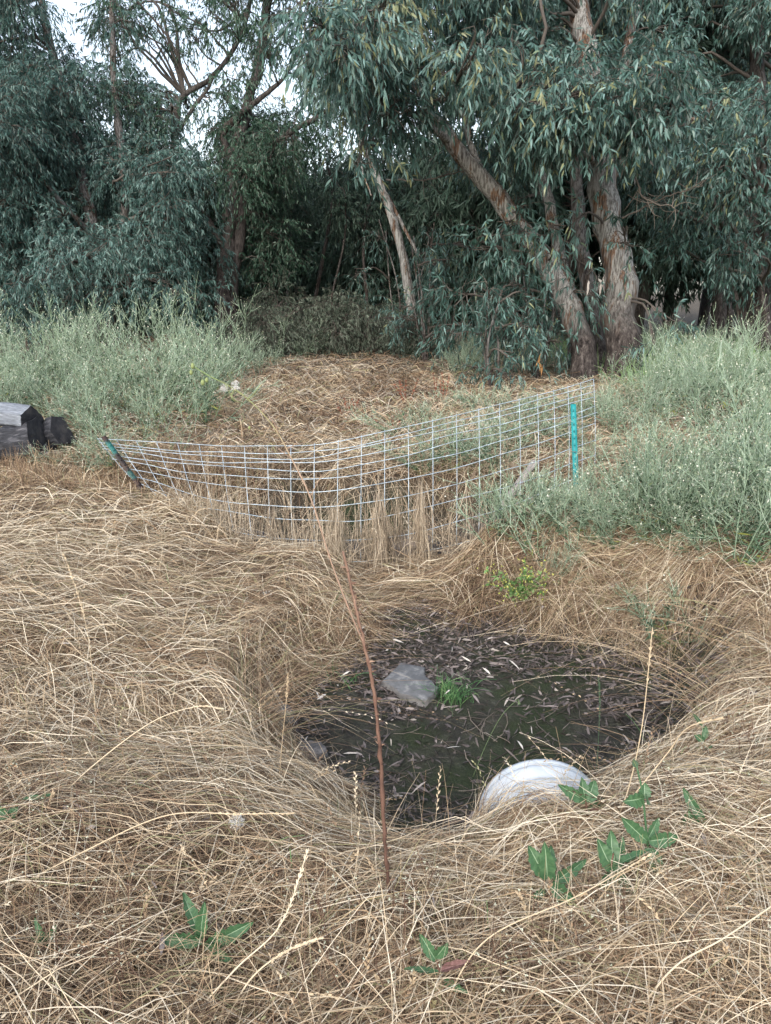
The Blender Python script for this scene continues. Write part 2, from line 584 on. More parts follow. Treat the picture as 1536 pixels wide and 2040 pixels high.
def mat_rust_post():
    m, nt, b = new_mat('rusty_post')
    n = nz(nt, 9, 6, coord(nt, (1, 1, 1)))
    rust = ramp(nt, [(.35, (.018, .010, .009)), (.7, (.055, .028, .022))], n)
    teal = ramp(nt, [(.3, (.012, .08, .07)), (.7, (.02, .16, .145))], n)
    a = nt.nodes.new('ShaderNodeMath'); a.operation = 'ADD'
    s = nt.nodes.new('ShaderNodeMath'); s.operation = 'MULTIPLY_ADD'
    nt.links.new(n, s.inputs[0]); s.inputs[1].default_value = .22; s.inputs[2].default_value = -.11
    nt.links.new(attr(nt), a.inputs[0]); nt.links.new(s.outputs[0], a.inputs[1])
    k = ramp(nt, [(.47, (0, 0, 0)), (.50, (.6, .6, .6)), (.56, (.6, .6, .6)), (.59, (.04, .04, .04)), (.75, (.04, .04, .04)), (.79, (1, 1, 1)), (.90, (1, 1, 1)), (.935, (0, 0, 0))], a.outputs[0])
    c = mix(nt, k, rust, teal)
    nt.links.new(c, b.inputs['Base Color'])
    b.inputs['Roughness'].default_value = .7
    return m


M['rusty_post'] = mat_rust_post()

# ------------------------------------------------------------------ ground
def axis(lo, hi, step, far, grow=1.22):
    core = list(np.arange(lo, hi + 1e-6, step))
    s, v = step, hi
    up = []
    while v < far:
        s *= grow; v += s; up.append(v)
    s, v = step, lo
    dn = []
    while v > -far:
        s *= grow; v -= s; dn.append(v)
    return np.array(dn[::-1] + core + up)


gx, gy = axis(-4.5, 4.5, .04, 260), axis(.2, 9.0, .04, 260)
XX, YY = np.meshgrid(gx, gy)
ZZ = H(XX, YY)
nx, ny = len(gx), len(gy)
ii = (np.arange(ny - 1)[:, None] * nx + np.arange(nx - 1)[None, :]).ravel()
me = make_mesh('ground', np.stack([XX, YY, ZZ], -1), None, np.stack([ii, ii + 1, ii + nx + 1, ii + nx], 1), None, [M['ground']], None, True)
for nm, val in (('mud', np.maximum(mud(XX, YY), (1 - sst(.05, .35, ditch_sd(XX, YY))) * sst(5.0, 5.25, YY))), ('wood', sst(9.5, 13, YY + np.abs(XX + .2) * .6 - 2.2 * (np.abs(XX) < 1.5)))):  # pool mud, plus hollow under the panel: shade painted as dark wet-soil colour
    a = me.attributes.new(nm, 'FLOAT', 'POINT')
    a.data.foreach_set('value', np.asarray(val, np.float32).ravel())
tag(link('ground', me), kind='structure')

# ------------------------------------------------------------------ dry grass lying on the ground


def slope_dir(x, y):
    e = .06
    gxx = (H0(x + e, y) - H0(x - e, y)) / (2 * e)
    gyy = (H0(x, y + e) - H0(x, y - e)) / (2 * e)
    return -gxx, -gyy


def matted(g, rng, N, box, Lr, wr, dens, lift=.05, K=6, tint_shift=0.0, wild=.35, arch=.05, mat=0, curlk=.055):
    x = rng.uniform(box[0], box[1], N * 3); y = rng.uniform(box[2], box[3], N * 3)
    keep = rng.random(N * 3) < dens(x, y)
    x, y = x[keep][:N], y[keep][:N]
    n = len(x)
    th = .08 + 1.5 * (noise(x, y, 1.2, 31) - .5) + 1.3 * (noise(x, y, .45, 37) - .5)
    th = th + rng.normal(size=n) * wild * (.7 + 1.5 * noise(x, y, .5, 43))
    wildm = rng.random(n) < .12 + .30 * noise(x, y, .35, 47) ** 2 + .25 * (1 - sst(1.3, 1.7, y))
    th = np.where(wildm, rng.random(n) * 6.28, th)
    fx, fy = np.cos(th), np.sin(th)
    flip = np.where(rng.random(n) < .5, -1, 1)
    fx, fy = fx * flip, fy * flip
    sx, sy = slope_dir(x, y)
    sl = np.hypot(sx, sy)
    k = np.clip(sl * .75, 0, .9)
    fx, fy = fx + sx / np.maximum(sl, .05) * k, fy + sy / np.maximum(sl, .05) * k
    th = np.arctan2(fy, fx)
    L = rng.uniform(*Lr, n)
    curl = rng.normal(size=n) * curlk * (.4 + 1.0 * noise(x, y, .8, 41))
    kink_at = rng.integers(1, K, n); kink = np.where(rng.random(n) < .4, rng.normal(size=n) * .55, 0)
    pts = np.zeros((n, K, 3))
    px, py = x.copy(), y.copy()
    base_lift = rng.random(n) ** 1.6 * lift
    ar = np.abs(rng.normal(size=n)) * arch
    tip = np.where(rng.random(n) < .10, rng.random(n) * .10, 0)
    for i in range(K):
        t = i / (K - 1)
        if i:
            px = px + np.cos(th) * L / (K - 1); py = py + np.sin(th) * L / (K - 1)
            th = th + curl + np.where(kink_at == i, kink, 0)
        z = np.maximum(H(px, py), pipe_top(px, py))
        pts[:, i, 0], pts[:, i, 1] = px, py
        pts[:, i, 2] = z + .004 + base_lift * (.4 + .6 * min(1, t * 3)) + ar * math.sin(math.pi * min(1, t * 1.1)) + tip * t * t
    sdp = pool_sd(pts[..., 0], pts[..., 1])
    deep = sdp.min(1) < -.08 + .14 * sst(3.4, 4.0, y) - .30 * rng.random(n) * sst(3.2, 3.8, y) - .16 * sst(.6, 1.3, x) * rng.random(n)
    onp = ((pts[..., 0] - PIPE_X < PIPE_R * .95) & (pts[..., 0] - PIPE_X > -PIPE_R * (.55 + .4 * (pts[..., 1] > 2.16))) & (pts[..., 1] > 1.99 + .12 * (noise(pts[..., 0], pts[..., 1] * 0, .06, 9) - .5)) & (pts[..., 1] < PIPE_Y1 + .06)).any(1)
    ok = (~deep | (rng.random(n) < .03)) & (~onp | (rng.random(n) < .05))
    pts, x, y, n = pts[ok], x[ok], y[ok], int(ok.sum())
    # stiff stalks do not follow every bump
    pts[:, 1:-1, 2] = np.maximum(pts[:, 1:-1, 2], .5 * pts[:, 1:-1, 2] + .25 * (pts[:, :-2, 2] + pts[:, 2:, 2]))
    w = rng.uniform(*wr, n)[:, None] * np.array([1, 1, .95, .85, .65, .25, .2])[np.linspace(0, 5, K).astype(int)]
    patch = (noise(x, y, .9, 51) - .5) * .5 + (noise(x, y, .25, 53) - .5) * .35
    tint = np.clip(.50 + tint_shift + patch * .8 + rng.normal(size=n) * .25, 0, 1)
    ribbons(g, pts, w, None, tint, rng, mat, .45)


def in_view(x, y, m=.35):
    return (np.abs(x) < (y * cp + 1.55 * sp_) * .53 + m)


def clear_straw(x, y):
    """How thick the lying straw is."""
    d = 1 - sst(.25, .75, mud(x, y))
    d = d * in_view(x, y)
    pipe = (np.abs(x - PIPE_X) < PIPE_R * .92) & (y > 1.9) & (y < PIPE_Y1 + .1)
    d = np.where(pipe, d * .05, d)
    d = d * np.where((ditch_sd(x, y) < .5) & (y > 5.35) & (ditch_sd(x, y) > -.35), .10, 1.0)
    d = np.where(ditch_sd(x, y) < .0, d * (.18 * (1 - .9 * sst(4.9, 5.1, y)) + .75 * sst(4.0, 4.4, y) * (1 - sst(4.95, 5.15, y))), d)
    return d


def ang(x, y):
    return np.ones_like(x)


rng = np.random.default_rng(11)
g = Geo()
matted(g, rng, 105000, (-1.9, 1.9, .95, 2.6), (.10, .42), (.0009, .0023), clear_straw, .085, 6, -.06, .42, .012)
matted(g, rng, 17000, (-1.9, 1.9, .95, 2.6), (.2, .60), (.0015, .0028), clear_straw, .12, 6, .30, .5, .018)
matted(g, rng, 110000, (-2.9, 3.0, 2.4, 4.8), (.12, .42), (.0016, .0034), clear_straw, .095, 6, -.06, .42, .014)
matted(g, rng, 17000, (-2.9, 3.0, 2.4, 4.8), (.2, .55), (.0020, .0036), clear_straw, .13, 6, .30, .5, .02)
matted(g, rng, 66000, (-4.2, 4.2, 4.6, 7.0), (.15, .46), (.0030, .0054), clear_straw, .10, 6, -.08, .46, .02)
matted(g, rng, 12000, (-4.2, 4.2, 4.6, 7.0), (.2, .55), (.0036, .0058), clear_straw, .15, 6, .24, .55, .025)
tag(link('dry_grass', g.mesh('dry_grass', [M['straw']])), kind='stuff')


def clearing(x, y):
    c = -.15 + .02 * (y - 8)
    hw = 1.5 + .16 * (y - 7)
    d = 1 - sst(hw * .75, hw * 1.25, np.abs(x - c))
    return np.maximum(d, .14) * in_view(x, y, .8)


g = Geo()
rng = np.random.default_rng(12)
matted(g, rng, 60000, (-5, 6, 6.8, 11.5), (.25, .60), (.005, .009), clearing, .14, 5, .04, .6, .06)
matted(g, rng, 40000, (-6, 8, 11, 20), (.3, .7), (.008, .014), clearing, .16, 4, .02, .7, .07)
matted(g, rng, 26000, (-5, 6, 6.8, 14), (.25, .6), (.005, .009), clearing, .15, 5, .15, .7, .06, 1)
matted(g, rng, 12000, (-6, 8, 12, 20), (.3, .7), (.008, .014), clearing, .17, 4, .15, .7, .06, 1)
tag(link('dry_grass', g.mesh('dry_grass', [M['straw'], M['grey_straw']])), kind='stuff')


# ------------------------------------------------------------------ standing dry grass
def standing(g, rng, x, y, hr, wr, lean=.35, droop=.4, K=6, tint=(.55, .2), spike=0.0, dirx=0.0, diry=0.0, z=None):
    n = len(x)
    h = rng.uniform(*hr, n)
    a = rng.random(n) * 6.28
    l = np.abs(rng.normal(size=n)) * lean
    dx, dy = np.cos(a) * l + dirx, np.sin(a) * l + diry
    dr = rng.random(n) * droop
    t = np.linspace(0, 1, K)
    z0 = H(x, y) if z is None else z
    pts = np.zeros((n, K, 3))
    for i, s in enumerate(t):
        q = s * (1 + 0 * s)
        pts[:, i, 0] = x + dx * h * (q + dr * q * q * 1.3)
        pts[:, i, 1] = y + dy * h * (q + dr * q * q * 1.3)
        pts[:, i, 2] = z0 + h * (q - dr * q ** 3 * .9 - .25 * l * q * q)
    pts[:, 1:, 2] = np.maximum(pts[:, 1:, 2], H(pts[:, 1:, 0], pts[:, 1:, 1]) + .01)
    w = rng.uniform(*wr, n)[:, None] * np.linspace(1, .35, K)
    tn = np.clip(rng.normal(size=n) * tint[1] + tint[0], 0, 1)
    ribbons(g, pts, w, None, tn, rng, 0, .0)
    if spike:
        sel = np.where(rng.random(n) < spike)[0]
        if len(sel):
            m = 12
            for j in range(m):
                f = .55 + .45 * j / m
                i0 = min(int(f * (K - 1)), K - 2); fr = f * (K - 1) - i0
                p = pts[sel, i0] * (1 - fr) + pts[sel, i0 + 1] * fr
                d = unit(pts[sel, i0 + 1] - pts[sel, i0])
                sd = unit(np.cross(d, np.array([.3, 1, .2]))) * (1 if j % 2 else -1)
                leaves(g, p, d + sd * .5, np.full(len(sel), .014), np.full(len(sel), .005), rng, tn[sel], .1)


g = Geo()
rng = np.random.default_rng(13)
# thicket at the very front
n = 2600
x = rng.uniform(-1.2, 1.2, n); y = rng.uniform(.95, 1.55, n)
standing(g, rng, x, y, (.08, .30), (.0016, .0030), .9, .5, 7, (.66, .2), .05)
n = 900
x = rng.uniform(-1.6, 1.6, n); y = rng.uniform(1.2, 2.3, n)
k = (mud(x, y) < .3) & ~((np.abs(x - PIPE_X) < .25) & (y > 2))
standing(g, rng, x[k], y[k], (.10, .34), (.0014, .0026), .8, .5, 7, (.66, .2), .15)
n = 1500
x = rng.uniform(-2.6, 2.6, n); y = rng.uniform(2.3, 5, n)
k = (mud(x, y) < .3) & in_view(x, y)
standing(g, rng, x[k], y[k], (.10, .30), (.0016, .003), .9, .5, 6, (.6, .2), .08)
# tufts falling over the pool's rim
for k in range(40):
    a_ = rng.uniform(-.6, 2.6) if k < 32 else rng.uniform(2.6, 3.9)
    rr_ = rng.uniform(1.06, 1.34)
    cx_, cy_ = .46 + math.cos(a_) * 1.0 * rr_, 3.34 + math.sin(a_) * .92 * rr_
    if cy_ < 2.5 or (abs(cx_ - .2) < .25 and cy_ > 4):
        continue
    n = int(rng.uniform(12, 50))
    x = cx_ + rng.normal(size=n) * .06; y = cy_ + rng.normal(size=n) * .05
    dx_, dy_ = (.46 - cx_), (3.34 - cy_)
    q_ = math.hypot(dx_, dy_)
    sw = rng.normal() * .6
    standing(g, rng, x, y, (.12, .40), (.0014, .0032), .55, .9, 7, (.5 + rng.normal() * .1, .2), .08, (dx_ / q_ - dy_ * sw) * .8, (dy_ / q_ + dx_ * sw) * .8)
# rough standing straw on the left verge before the fence, and around the pool's right bank
n = 9000
x = rng.uniform(-3.9, -1.0, n); y = rng.uniform(5.75, 6.75, n) + .1 * x
k = rng.random(n) < .35 + .65 * noise(x, y, .35, 61)
standing(g, rng, x[k], y[k], (.14, .36), (.003, .006), .35, .5, 6, (.42, .2))
n = 5000
x = rng.uniform(1.0, 3.0, n); y = rng.uniform(2.4, 4.3, n)
k = (mud(x, y) < .2) & (rng.random(n) < noise(x, y, .3, 63))
standing(g, rng, x[k], y[k], (.10, .28), (.0025, .0045), .9, .8, 6, (.5, .2), 0, -.35, -.35)
tag(link('dry_grass', g.mesh('standing_dry_grass', [M['straw']])), kind='stuff')

# straw washed over the wire and hanging in curtains below the panel
TOPP = [(195, 875, 6.35), (330, 885, 5.95), (480, 891, 5.55), (640, 884, 5.36), (800, 852, 5.42), (960, 815, 5.65), (1090, 782, 5.85), (1183, 757, 6.05)]
BOTP = [(322, 1012, 5.95), (400, 1060, 5.70), (500, 1098, 5.42), (640, 1118, 5.25), (800, 1108, 5.28), (960, 1070, 5.48), (1090, 1020, 5.72), (1183, 985, 5.95)]
TOP = curve([P(*q) for q in TOPP], 97)
BOT = curve([P(*q) for q in BOTP], 97)


def panel(s, f):
    """Point of the wire panel: s along it 0..1, f 0 at the top wire, 1 at the bottom wire."""
    s = np.clip(np.asarray(s, float), 0, 1) * 96
    i = np.minimum(s.astype(int), 95); r = (s - i)[..., None]
    t = TOP[i] * (1 - r) + TOP[i + 1] * r
    b = BOT[i] * (1 - r) + BOT[i + 1] * r
    f = np.asarray(f, float)[..., None]
    bulge = np.array([0, -.05, 0]) * np.sin(np.pi * f)
    return t * (1 - f) + b * f + bulge


def holes(s):
    k = np.ones(len(s), bool)
    for a, b in ((.10, .145), (.275, .33), (.385, .43), (.47, .50), (.61, .685)):
        k &= ~((s > a) & (s < b))
    return k


g = Geo()
rng = np.random.default_rng(14)
cent = np.concatenate([rng.uniform(.13, .70, 10), [.30, .42, .455, .53, .655]])
for c in cent:
    n = int(rng.uniform(60, 170))
    s = c + rng.normal(size=n) * rng.uniform(.002, .0065)
    s = s[holes(s) | (rng.random(n) < .12)]; n = len(s)
    if not n:
        continue
    f = np.clip(rng.normal(size=n) * .10 + rng.uniform(.56, .80), .4, .95)
    a = panel(s, f)
    K = 7
    t = np.linspace(0, 1, K)
    out = rng.uniform(.03, .16, n)
    drop = np.minimum(a[:, 2] - H(a[:, 0], a[:, 1] - .12) - .01, rng.uniform(.22, .55, n))
    sx = rng.normal(size=n) * .055
    up = rng.uniform(0, .05, n)
    pts = np.zeros((n, K, 3))
    for i, q in enumerate(t):
        pts[:, i, 0] = a[:, 0] + sx * q + rng.normal(size=n) * .008
        pts[:, i, 1] = a[:, 1] + .10 - (out + .10) * min(1, q * 2.2) - .05 * q
        pts[:, i, 2] = a[:, 2] - .04 + up * math.sin(min(1, q * 2.5) * 3.14) - drop * max(0, q - .12) ** 1.25 / .85
    tn = np.clip(rng.normal(size=n) * .18 + rng.uniform(.3, .75), 0, 1)
    ribbons(g, pts, rng.uniform(.003, .0055, n)[:, None] * np.linspace(1, .4, K), None, tn, rng)
n = 520
s = rng.uniform(.1, .8, n)
a = panel(s, np.full(n, .95))
standing(g, rng, a[:, 0], a[:, 1] - rng.uniform(-.1, .25, n), (.35, .75), (.0022, .004), .3, .6, 7, (.7, .2), .15)
n = 1500
s = rng.uniform(.12, .78, n)
s = s[(noise(s, s * 0, .030, 98) > .52) & holes(s)]; n = len(s)
a = panel(s, np.full(n, .92))
standing(g, rng, a[:, 0] + rng.normal(size=n) * .03, a[:, 1] + rng.normal(size=n) * .12, (.2, .62), (.0028, .005), .35, .7, 6, (.55, .2), .05)
n = 2200
s = rng.uniform(.1, .85, n)
a = panel(s, np.full(n, .95))
standing(g, rng, a[:, 0], a[:, 1] + rng.uniform(.5, 1.5, n), (.10, .38), (.003, .0055), .6, .7, 6, (.62, .22), .03)
n = 2600
s = rng.uniform(.06, .80, n)
s = s[(noise(s, s * 0, .035, 97) > .6) & holes(s)]; n = len(s)
a = panel(s, np.full(n, .98))
standing(g, rng, a[:, 0], a[:, 1] - rng.uniform(.05, .35, n), (.12, .34), (.003, .005), .8, .8, 6, (.5, .2), 0)
tag(link('dry_grass', g.mesh('straw_curtains', [M['straw_gold']])), kind='stuff')

# grey washed-out straw and wrack caught along the bottom of the panel
g = Geo()
rng = np.random.default_rng(15)
n = 2600
s = rng.uniform(.10, .92, n)
s = s[(noise(s, s * 0, .028, 99) > .62) & holes(s)]; n = len(s)
a = panel(s, rng.uniform(.78, 1.0, n))
L = rng.uniform(.15, .4, n)
K = 6
t = np.linspace(0, 1, K)
pts = np.zeros((n, K, 3))
sx = rng.normal(size=n) * .12
for i, q in enumerate(t):
    pts[:, i, 0] = a[:, 0] + sx * q
    pts[:, i, 1] = a[:, 1] + .06 - .12 * q + rng.normal(size=n) * .02
    pts[:, i, 2] = np.maximum(a[:, 2] - L * q ** 1.3, H(pts[:, i, 0], pts[:, i, 1]) + .01)
ribbons(g, pts, rng.uniform(.003, .006, n)[:, None] * np.linspace(1, .5, K), None, rng.random(n) * .8, rng)
tag(link('dry_grass', g.mesh('grey_wrack', [M['grey_straw']])), kind='stuff')

# green blades showing through the straw
g = Geo()
n = 260
x = rng.uniform(-1.8, 1.8, n); y = rng.uniform(1.4, 4.2, n)
k = (mud(x, y) < .3) & in_view(x, y)
standing(g, rng, x[k], y[k], (.08, .22), (.003, .005), .6, .6, 6, (.7, .25))
n = 2600
x = rng.uniform(-2.6, 3.6, n); y = rng.uniform(6.4, 9.5, n)
k = rng.random(n) < noise(x, y, .5, 71) ** 2
standing(g, rng, x[k], y[k], (.08, .26), (.005, .009), .6, .6, 5, (.8, .2))
n = 9000                                                   # greener grass under the trees at the right
x = rng.uniform(3.2, 8.5, n); y = rng.uniform(9.5, 17, n)
standing(g, rng, x, y, (.25, .7), (.008, .014), .4, .6, 5, (.92, .12))
tag(link('green_grass', g.mesh('green_grass', [M['green_blade']])), kind='stuff')

# ------------------------------------------------------------------ leaves and bits lying on the mud
g = Geo()
rng = np.random.default_rng(16)
n = 26000
x = rng.uniform(-.8, 1.9, n); y = rng.uniform(2.1, 4.8, n)
k = (mud(x, y) > .2) & (rng.random(n) < .10 + .75 * sst(.42, .66, fbm(x, y, .55, 81)) + .6 * sst(3.45, 3.8, y) + .4 * sst(-.25, 0, pool_sd(x, y)))
x, y = x[k], y[k]
n = len(x)
a = rng.random(n) * 6.28
d = np.stack([np.cos(a), np.sin(a), rng.normal(size=n) * .35], 1)
base = np.stack([x, y, H(x, y) + .006 + rng.random(n) * .012], 1)
leaves(g, base, d, rng.uniform(.02, .10, n) ** 1.0, rng.uniform(.005, .016, n), rng, np.clip(rng.normal(size=n) * .16 + .24 + .5 * (rng.random(n) < .04), 0, 1), .5)
n = 500
x = rng.uniform(-1.7, 1.7, n); y = rng.uniform(1.3, 5, n)
k = in_view(x, y)
x, y = x[k], y[k]; n = len(x)
a = rng.random(n) * 6.28
leaves(g, np.stack([x, y, H(x, y) + .05 + rng.random(n) * .05], 1), np.stack([np.cos(a), np.sin(a), rng.normal(size=n) * .3], 1),
       rng.uniform(.03, .09, n), rng.uniform(.006, .014, n), rng, np.clip(rng.normal(size=n) * .25 + .6, 0, 1), .4)
tag(link('fallen_leaves', g.mesh('fallen_leaves', [M['dead_leaf']])), kind='stuff')

g = Geo()
rng = np.random.default_rng(17)
n = 420
x = rng.uniform(-.6, 1.6, n); y = rng.uniform(2.3, 4.5, n)
k = mud(x, y) > .5
x, y = x[k], y[k]; n = len(x)
a = rng.random(n) * 6.28
L = rng.uniform(.06, .3, n)
pts = np.zeros((n, 4, 3))
for i in range(4):
    q = i / 3
    pts[:, i, 0] = x + np.cos(a + q * .5) * L * q; pts[:, i, 1] = y + np.sin(a + q * .5) * L * q
    pts[:, i, 2] = H(pts[:, i, 0], pts[:, i, 1]) + .008
tubes(g, pts, rng.uniform(.0012, .003, n), 3, rng.random(n), rng)
tag(link('fallen_twigs', g.mesh('fallen_twigs', [M['twig']])), kind='stuff')

# ------------------------------------------------------------------ wire panel and its posts
def rel(pts, o):
    return np.asarray(pts, float) - np.asarray(o, float)


base = panel(np.array([.45]), np.array([1.0]))[0]
rows = np.cumsum([0, .043, .045, .047, .066, .066, .093, .125, .128, .15, .166])
rows = rows / rows[-1]
g = Geo()
s = np.linspace(0, 1, 97)
rng = np.random.default_rng(18)
paths = []
for f in rows:
    paths.append(panel(s, np.full(97, f)))
paths = np.array(paths)
wob = rng.normal(size=(len(rows), 13, 3)) * .009
for r in range(len(rows)):
    paths[r] += curve(wob[r], 97)
tubes(g, rel(paths, base), .0029, 5, .5, None, True)
cols = []
for c in np.linspace(.0, 1, 25):
    q = panel(np.full(13, c), np.linspace(0, 1, 13)) + np.array([0, .006, 0])
    q[0] += (q[0] - q[1]) * .12
    cols.append(q)
tubes(g, rel(np.array(cols), base), .0022, 5, .5, None, True)
root = link('wire_panel', g.mesh('wire_panel', [M['wire']], True))
root.location = Vector([float(v) for v in base])
tag(root, 'galvanised wire livestock panel bowed and sagging between the two steel posts', 'fence panel')


def t_post(name, p0, p1, label, mats, root_loc, face):
    """A steel T-post: flange, stem and studs."""
    o = empty(name, root_loc, label, 'fence post')
    p0, p1 = np.asarray(p0), np.asarray(p1)
    ax = unit(p1 - p0)
    fr = unit(face - ax * np.dot(face, ax)); sd = np.cross(ax, fr)
    K = 24
    t = np.linspace(0, 1, K)
    prof = np.array([(-.021, 0), (.021, 0), (.021, -.005), (.004, -.006), (.004, -.034), (-.004, -.034), (-.004, -.006), (-.021, -.005)])
    c = p0 + (p1 - p0) * t[:, None]
    V = c[:, None, :] + prof[None, :, 0, None] * sd + prof[None, :, 1, None] * fr
    m = len(prof)
    Q = [(k * m + i, k * m + (i + 1) % m, (k + 1) * m + (i + 1) % m, (k + 1) * m + i) for k in range(K - 1) for i in range(m)]
    g = Geo()
    T = [(e + a, e + b, e + c_) for e in ((K - 1) * m,) for a, b, c_ in ((0, 1, 2), (0, 2, 7), (3, 4, 5), (3, 5, 6), (2, 3, 6), (2, 6, 7))]
    g.add(rel(V.reshape(-1, 3), root_loc), T, Q, np.repeat(t, m))
    L = np.linalg.norm(p1 - p0)
    for d in np.arange(.05, L - .02, .054):
        q = p1 - ax * d
        b = np.array([(u * .006, v, w * .009) for u in (-1, 1) for v in (0.0005, .008) for w in (-1, 1)])
        Vb = q + b[:, 0:1] * sd + b[:, 1:2] * fr + b[:, 2:3] * ax
        g.add(rel(Vb, root_loc), None, [(0, 1, 3, 2), (4, 6, 7, 5), (0, 4, 5, 1), (2, 3, 7, 6), (0, 2, 6, 4), (1, 5, 7, 3)], np.full(8, 1 - d / L), 1)
    link('post_shaft', g.mesh('post_shaft', list(mats)), o)
    return o, ax, fr, sd


top = P(1142, 805, 5.80)
bot = P(1149, 1010, 5.80)
bot = top + (bot - top) * 1.35
tp, ax, fr, sd = t_post('fence_post', bot, top, 'upright teal steel post standing in the grey-green weeds at the right end', (M['teal_paint'], M['stud']), bot, np.array([-.25, -1, 0.]))
q = P(1145, 902, 5.78)
g = Geo()
aa = np.linspace(0, 2 * np.pi, 15)
ring = np.array([q + math.cos(a) * sd * .030 + (math.sin(a) * .026 - .012) * fr + ax * .004 * a for a in aa])
tubes(g, rel(ring[None], bot), .0022, 5, .5)
link('tie_wire', g.mesh('tie_wire', [M['old_wire']], True), tp)

top = P(206, 869, 6.12)
mid = P(290, 984, 5.98)
bot = top + (mid - top) * 1.42
lp, ax, fr, sd = t_post('fence_post', bot, top, 'rusty steel post with flaking teal paint leaning left over the dry grass', (M['rusty_post'], M['rusty_post']), bot, np.array([.75, -.8, .2]))

# ------------------------------------------------------------------ solid things: logs, plank, stones, pipe
def log_thing(name, a, b, outline, label, cat, mat, endmat, rng, rough=.012, K=14, sharp=True):
    """A split log between a and b; outline is its cross-section (side, up) in metres."""
    a, b = np.asarray(a, float), np.asarray(b, float)
    ax = unit(b - a)
    up = unit(np.array([0, 0, 1.]) - ax * ax[2]); sd = np.cross(ax, up)
    oc = np.vstack([outline, outline[:1]])
    ol = np.concatenate([oc[i] + (oc[i + 1] - oc[i]) * np.linspace(0, 1, 6)[:-1, None] for i in range(len(oc) - 1)]) if sharp else curve(oc, 29)[:-1]
    m = len(ol)
    t = np.linspace(0, 1, K)
    wave = curve(rng.normal(size=(6, 2)) * rough, K)
    prof = ol[None] * (1 + rng.normal(size=(1, m, 1)) * .02) + rng.normal(size=(K, m, 2)) * rough * .35 + wave[:, None, :]
    loc = (a + b) / 2
    V = a + (b - a) * t[:, None, None] + prof[..., 0:1] * sd + prof[..., 1:2] * up
    Q = [(k * m + i, k * m + (i + 1) % m, (k + 1) * m + (i + 1) % m, (k + 1) * m + i) for k in range(K - 1) for i in range(m)]
    # local frame: x along the grain
    Rm = np.stack([ax, sd, up], 0)
    Vl = (V.reshape(-1, 3) - loc) @ Rm.T
    o = empty(name, loc, label, cat)
    from mathutils import Matrix
    o.matrix_world = Matrix([[*Rm[:, 0], loc[0]], [*Rm[:, 1], loc[1]], [*Rm[:, 2], loc[2]], [0, 0, 0, 1]])
    g = Geo(); g.add(Vl, None, Q)
    link('bark_side', g.mesh('log_side', [mat], False), o)
    for e in (0, K - 1):
        ring = Vl.reshape(K, m, 3)[e]
        c = ring.mean(0)
        ins = c + (ring - c) * .6 + np.array([(.006 if e else -.006), 0, 0]) * 1 + rng.normal(size=ring.shape) * .003
        g = Geo()
        g.add(np.vstack([ring, ins, c[None]]), [(m + i, m + (i + 1) % m, 2 * m) for i in range(m)], [(i, (i + 1) % m, m + (i + 1) % m, m + i) for i in range(m)])
        link('cut_end', g.mesh('log_end', [endmat], False), o)
    return o


rng = np.random.default_rng(19)
ZL = 6.75
log_thing('firewood_block', P(-30, 818, ZL + .10), P(66, 834, ZL - .06), np.array([(-.15, -.09), (.02, -.11), (.15, -.05), (.15, .05), (.02, .12), (-.10, .02)]),
          'pale grey weathered wood block lying on top of the log pile', 'log', M['log_grey'], M['log_end'], rng, .006)
log_thing('firewood_log', P(-60, 892, ZL - .05), P(76, 872, ZL - .10), np.array([(-.16, -.15), (.12, -.15), (.17, .0), (.12, .12), (-.08, .14), (-.17, .03)]),
          'broad charred dark log in front under the pale grey wood block', 'log', M['log_dark'], M['log_end'], rng, .009, 14, True)
log_thing('firewood_log', P(76, 880, ZL + .22), P(124, 858, ZL + .10), np.array([(-.12, -.13), (.10, -.12), (.14, .03), (.05, .15), (-.09, .12)]),
          'dark split log at the right end of the pile beside the weeds', 'log', M['log_dark'], M['log_end'], rng, .009, 14, True)
log_thing('firewood_log', P(28, 922, ZL - .05), P(100, 908, ZL + .05), np.array([(-.12, -.10), (.10, -.12), (.14, .02), (.02, .13), (-.12, .08)]),
          'lowest dark log of the pile half hidden by dry grass', 'log', M['log_dark'], M['log_end'], rng, .009, 14, True)
q = G(835, 1100)
log_thing('ditch_log', P(772, 1092, 5.30), P(846, 1076, 5.42), np.array([(-.07, -.08), (.07, -.08), (.09, .02), (.01, .08), (-.08, .05)]),
          'pale barkless log lying under the sagging wire panel', 'log', M['log_pale'], M['log_end'], rng, .014)
log_thing('ditch_log', P(430, 1066, 5.9), P(545, 1078, 5.55), np.array([(-.06, -.06), (.05, -.07), (.08, .02), (.0, .07), (-.07, .03)]),
          'dark wet log in the hollow below the left half of the panel', 'log', M['log_dark'], M['log_end'], rng, .014)
log_thing('ditch_log', P(925, 1068, 5.7), P(1085, 1015, 5.95), np.array([(-.07, -.06), (.05, -.07), (.08, .02), (.0, .08), (-.07, .03)]),
          'dark rough log buried in straw left of the upright teal post', 'log', M['log_dark'], M['log_end'], rng, .02)
log_thing('wooden_stake', P(1000, 1010, 5.98), P(1066, 918, 6.0), np.array([(-.035, -.012), (.035, -.012), (.035, .012), (-.035, .012)]),
          'weathered grey wooden stake leaning behind the wire near the teal post', 'stake', M['plank'], M['plank'], rng, .003)
log_thing('fallen_branch', GX(488, 14.5) + np.array([0, 0, .05]), P(542, 650, 14.4), np.array([(-.04, -.04), (.04, -.04), (.045, .03), (-.03, .045)]),
          'thin black fallen branch propped at the far end of the straw clearing', 'branch', M['log_dark'], M['log_end'], rng, .009, 14, True)


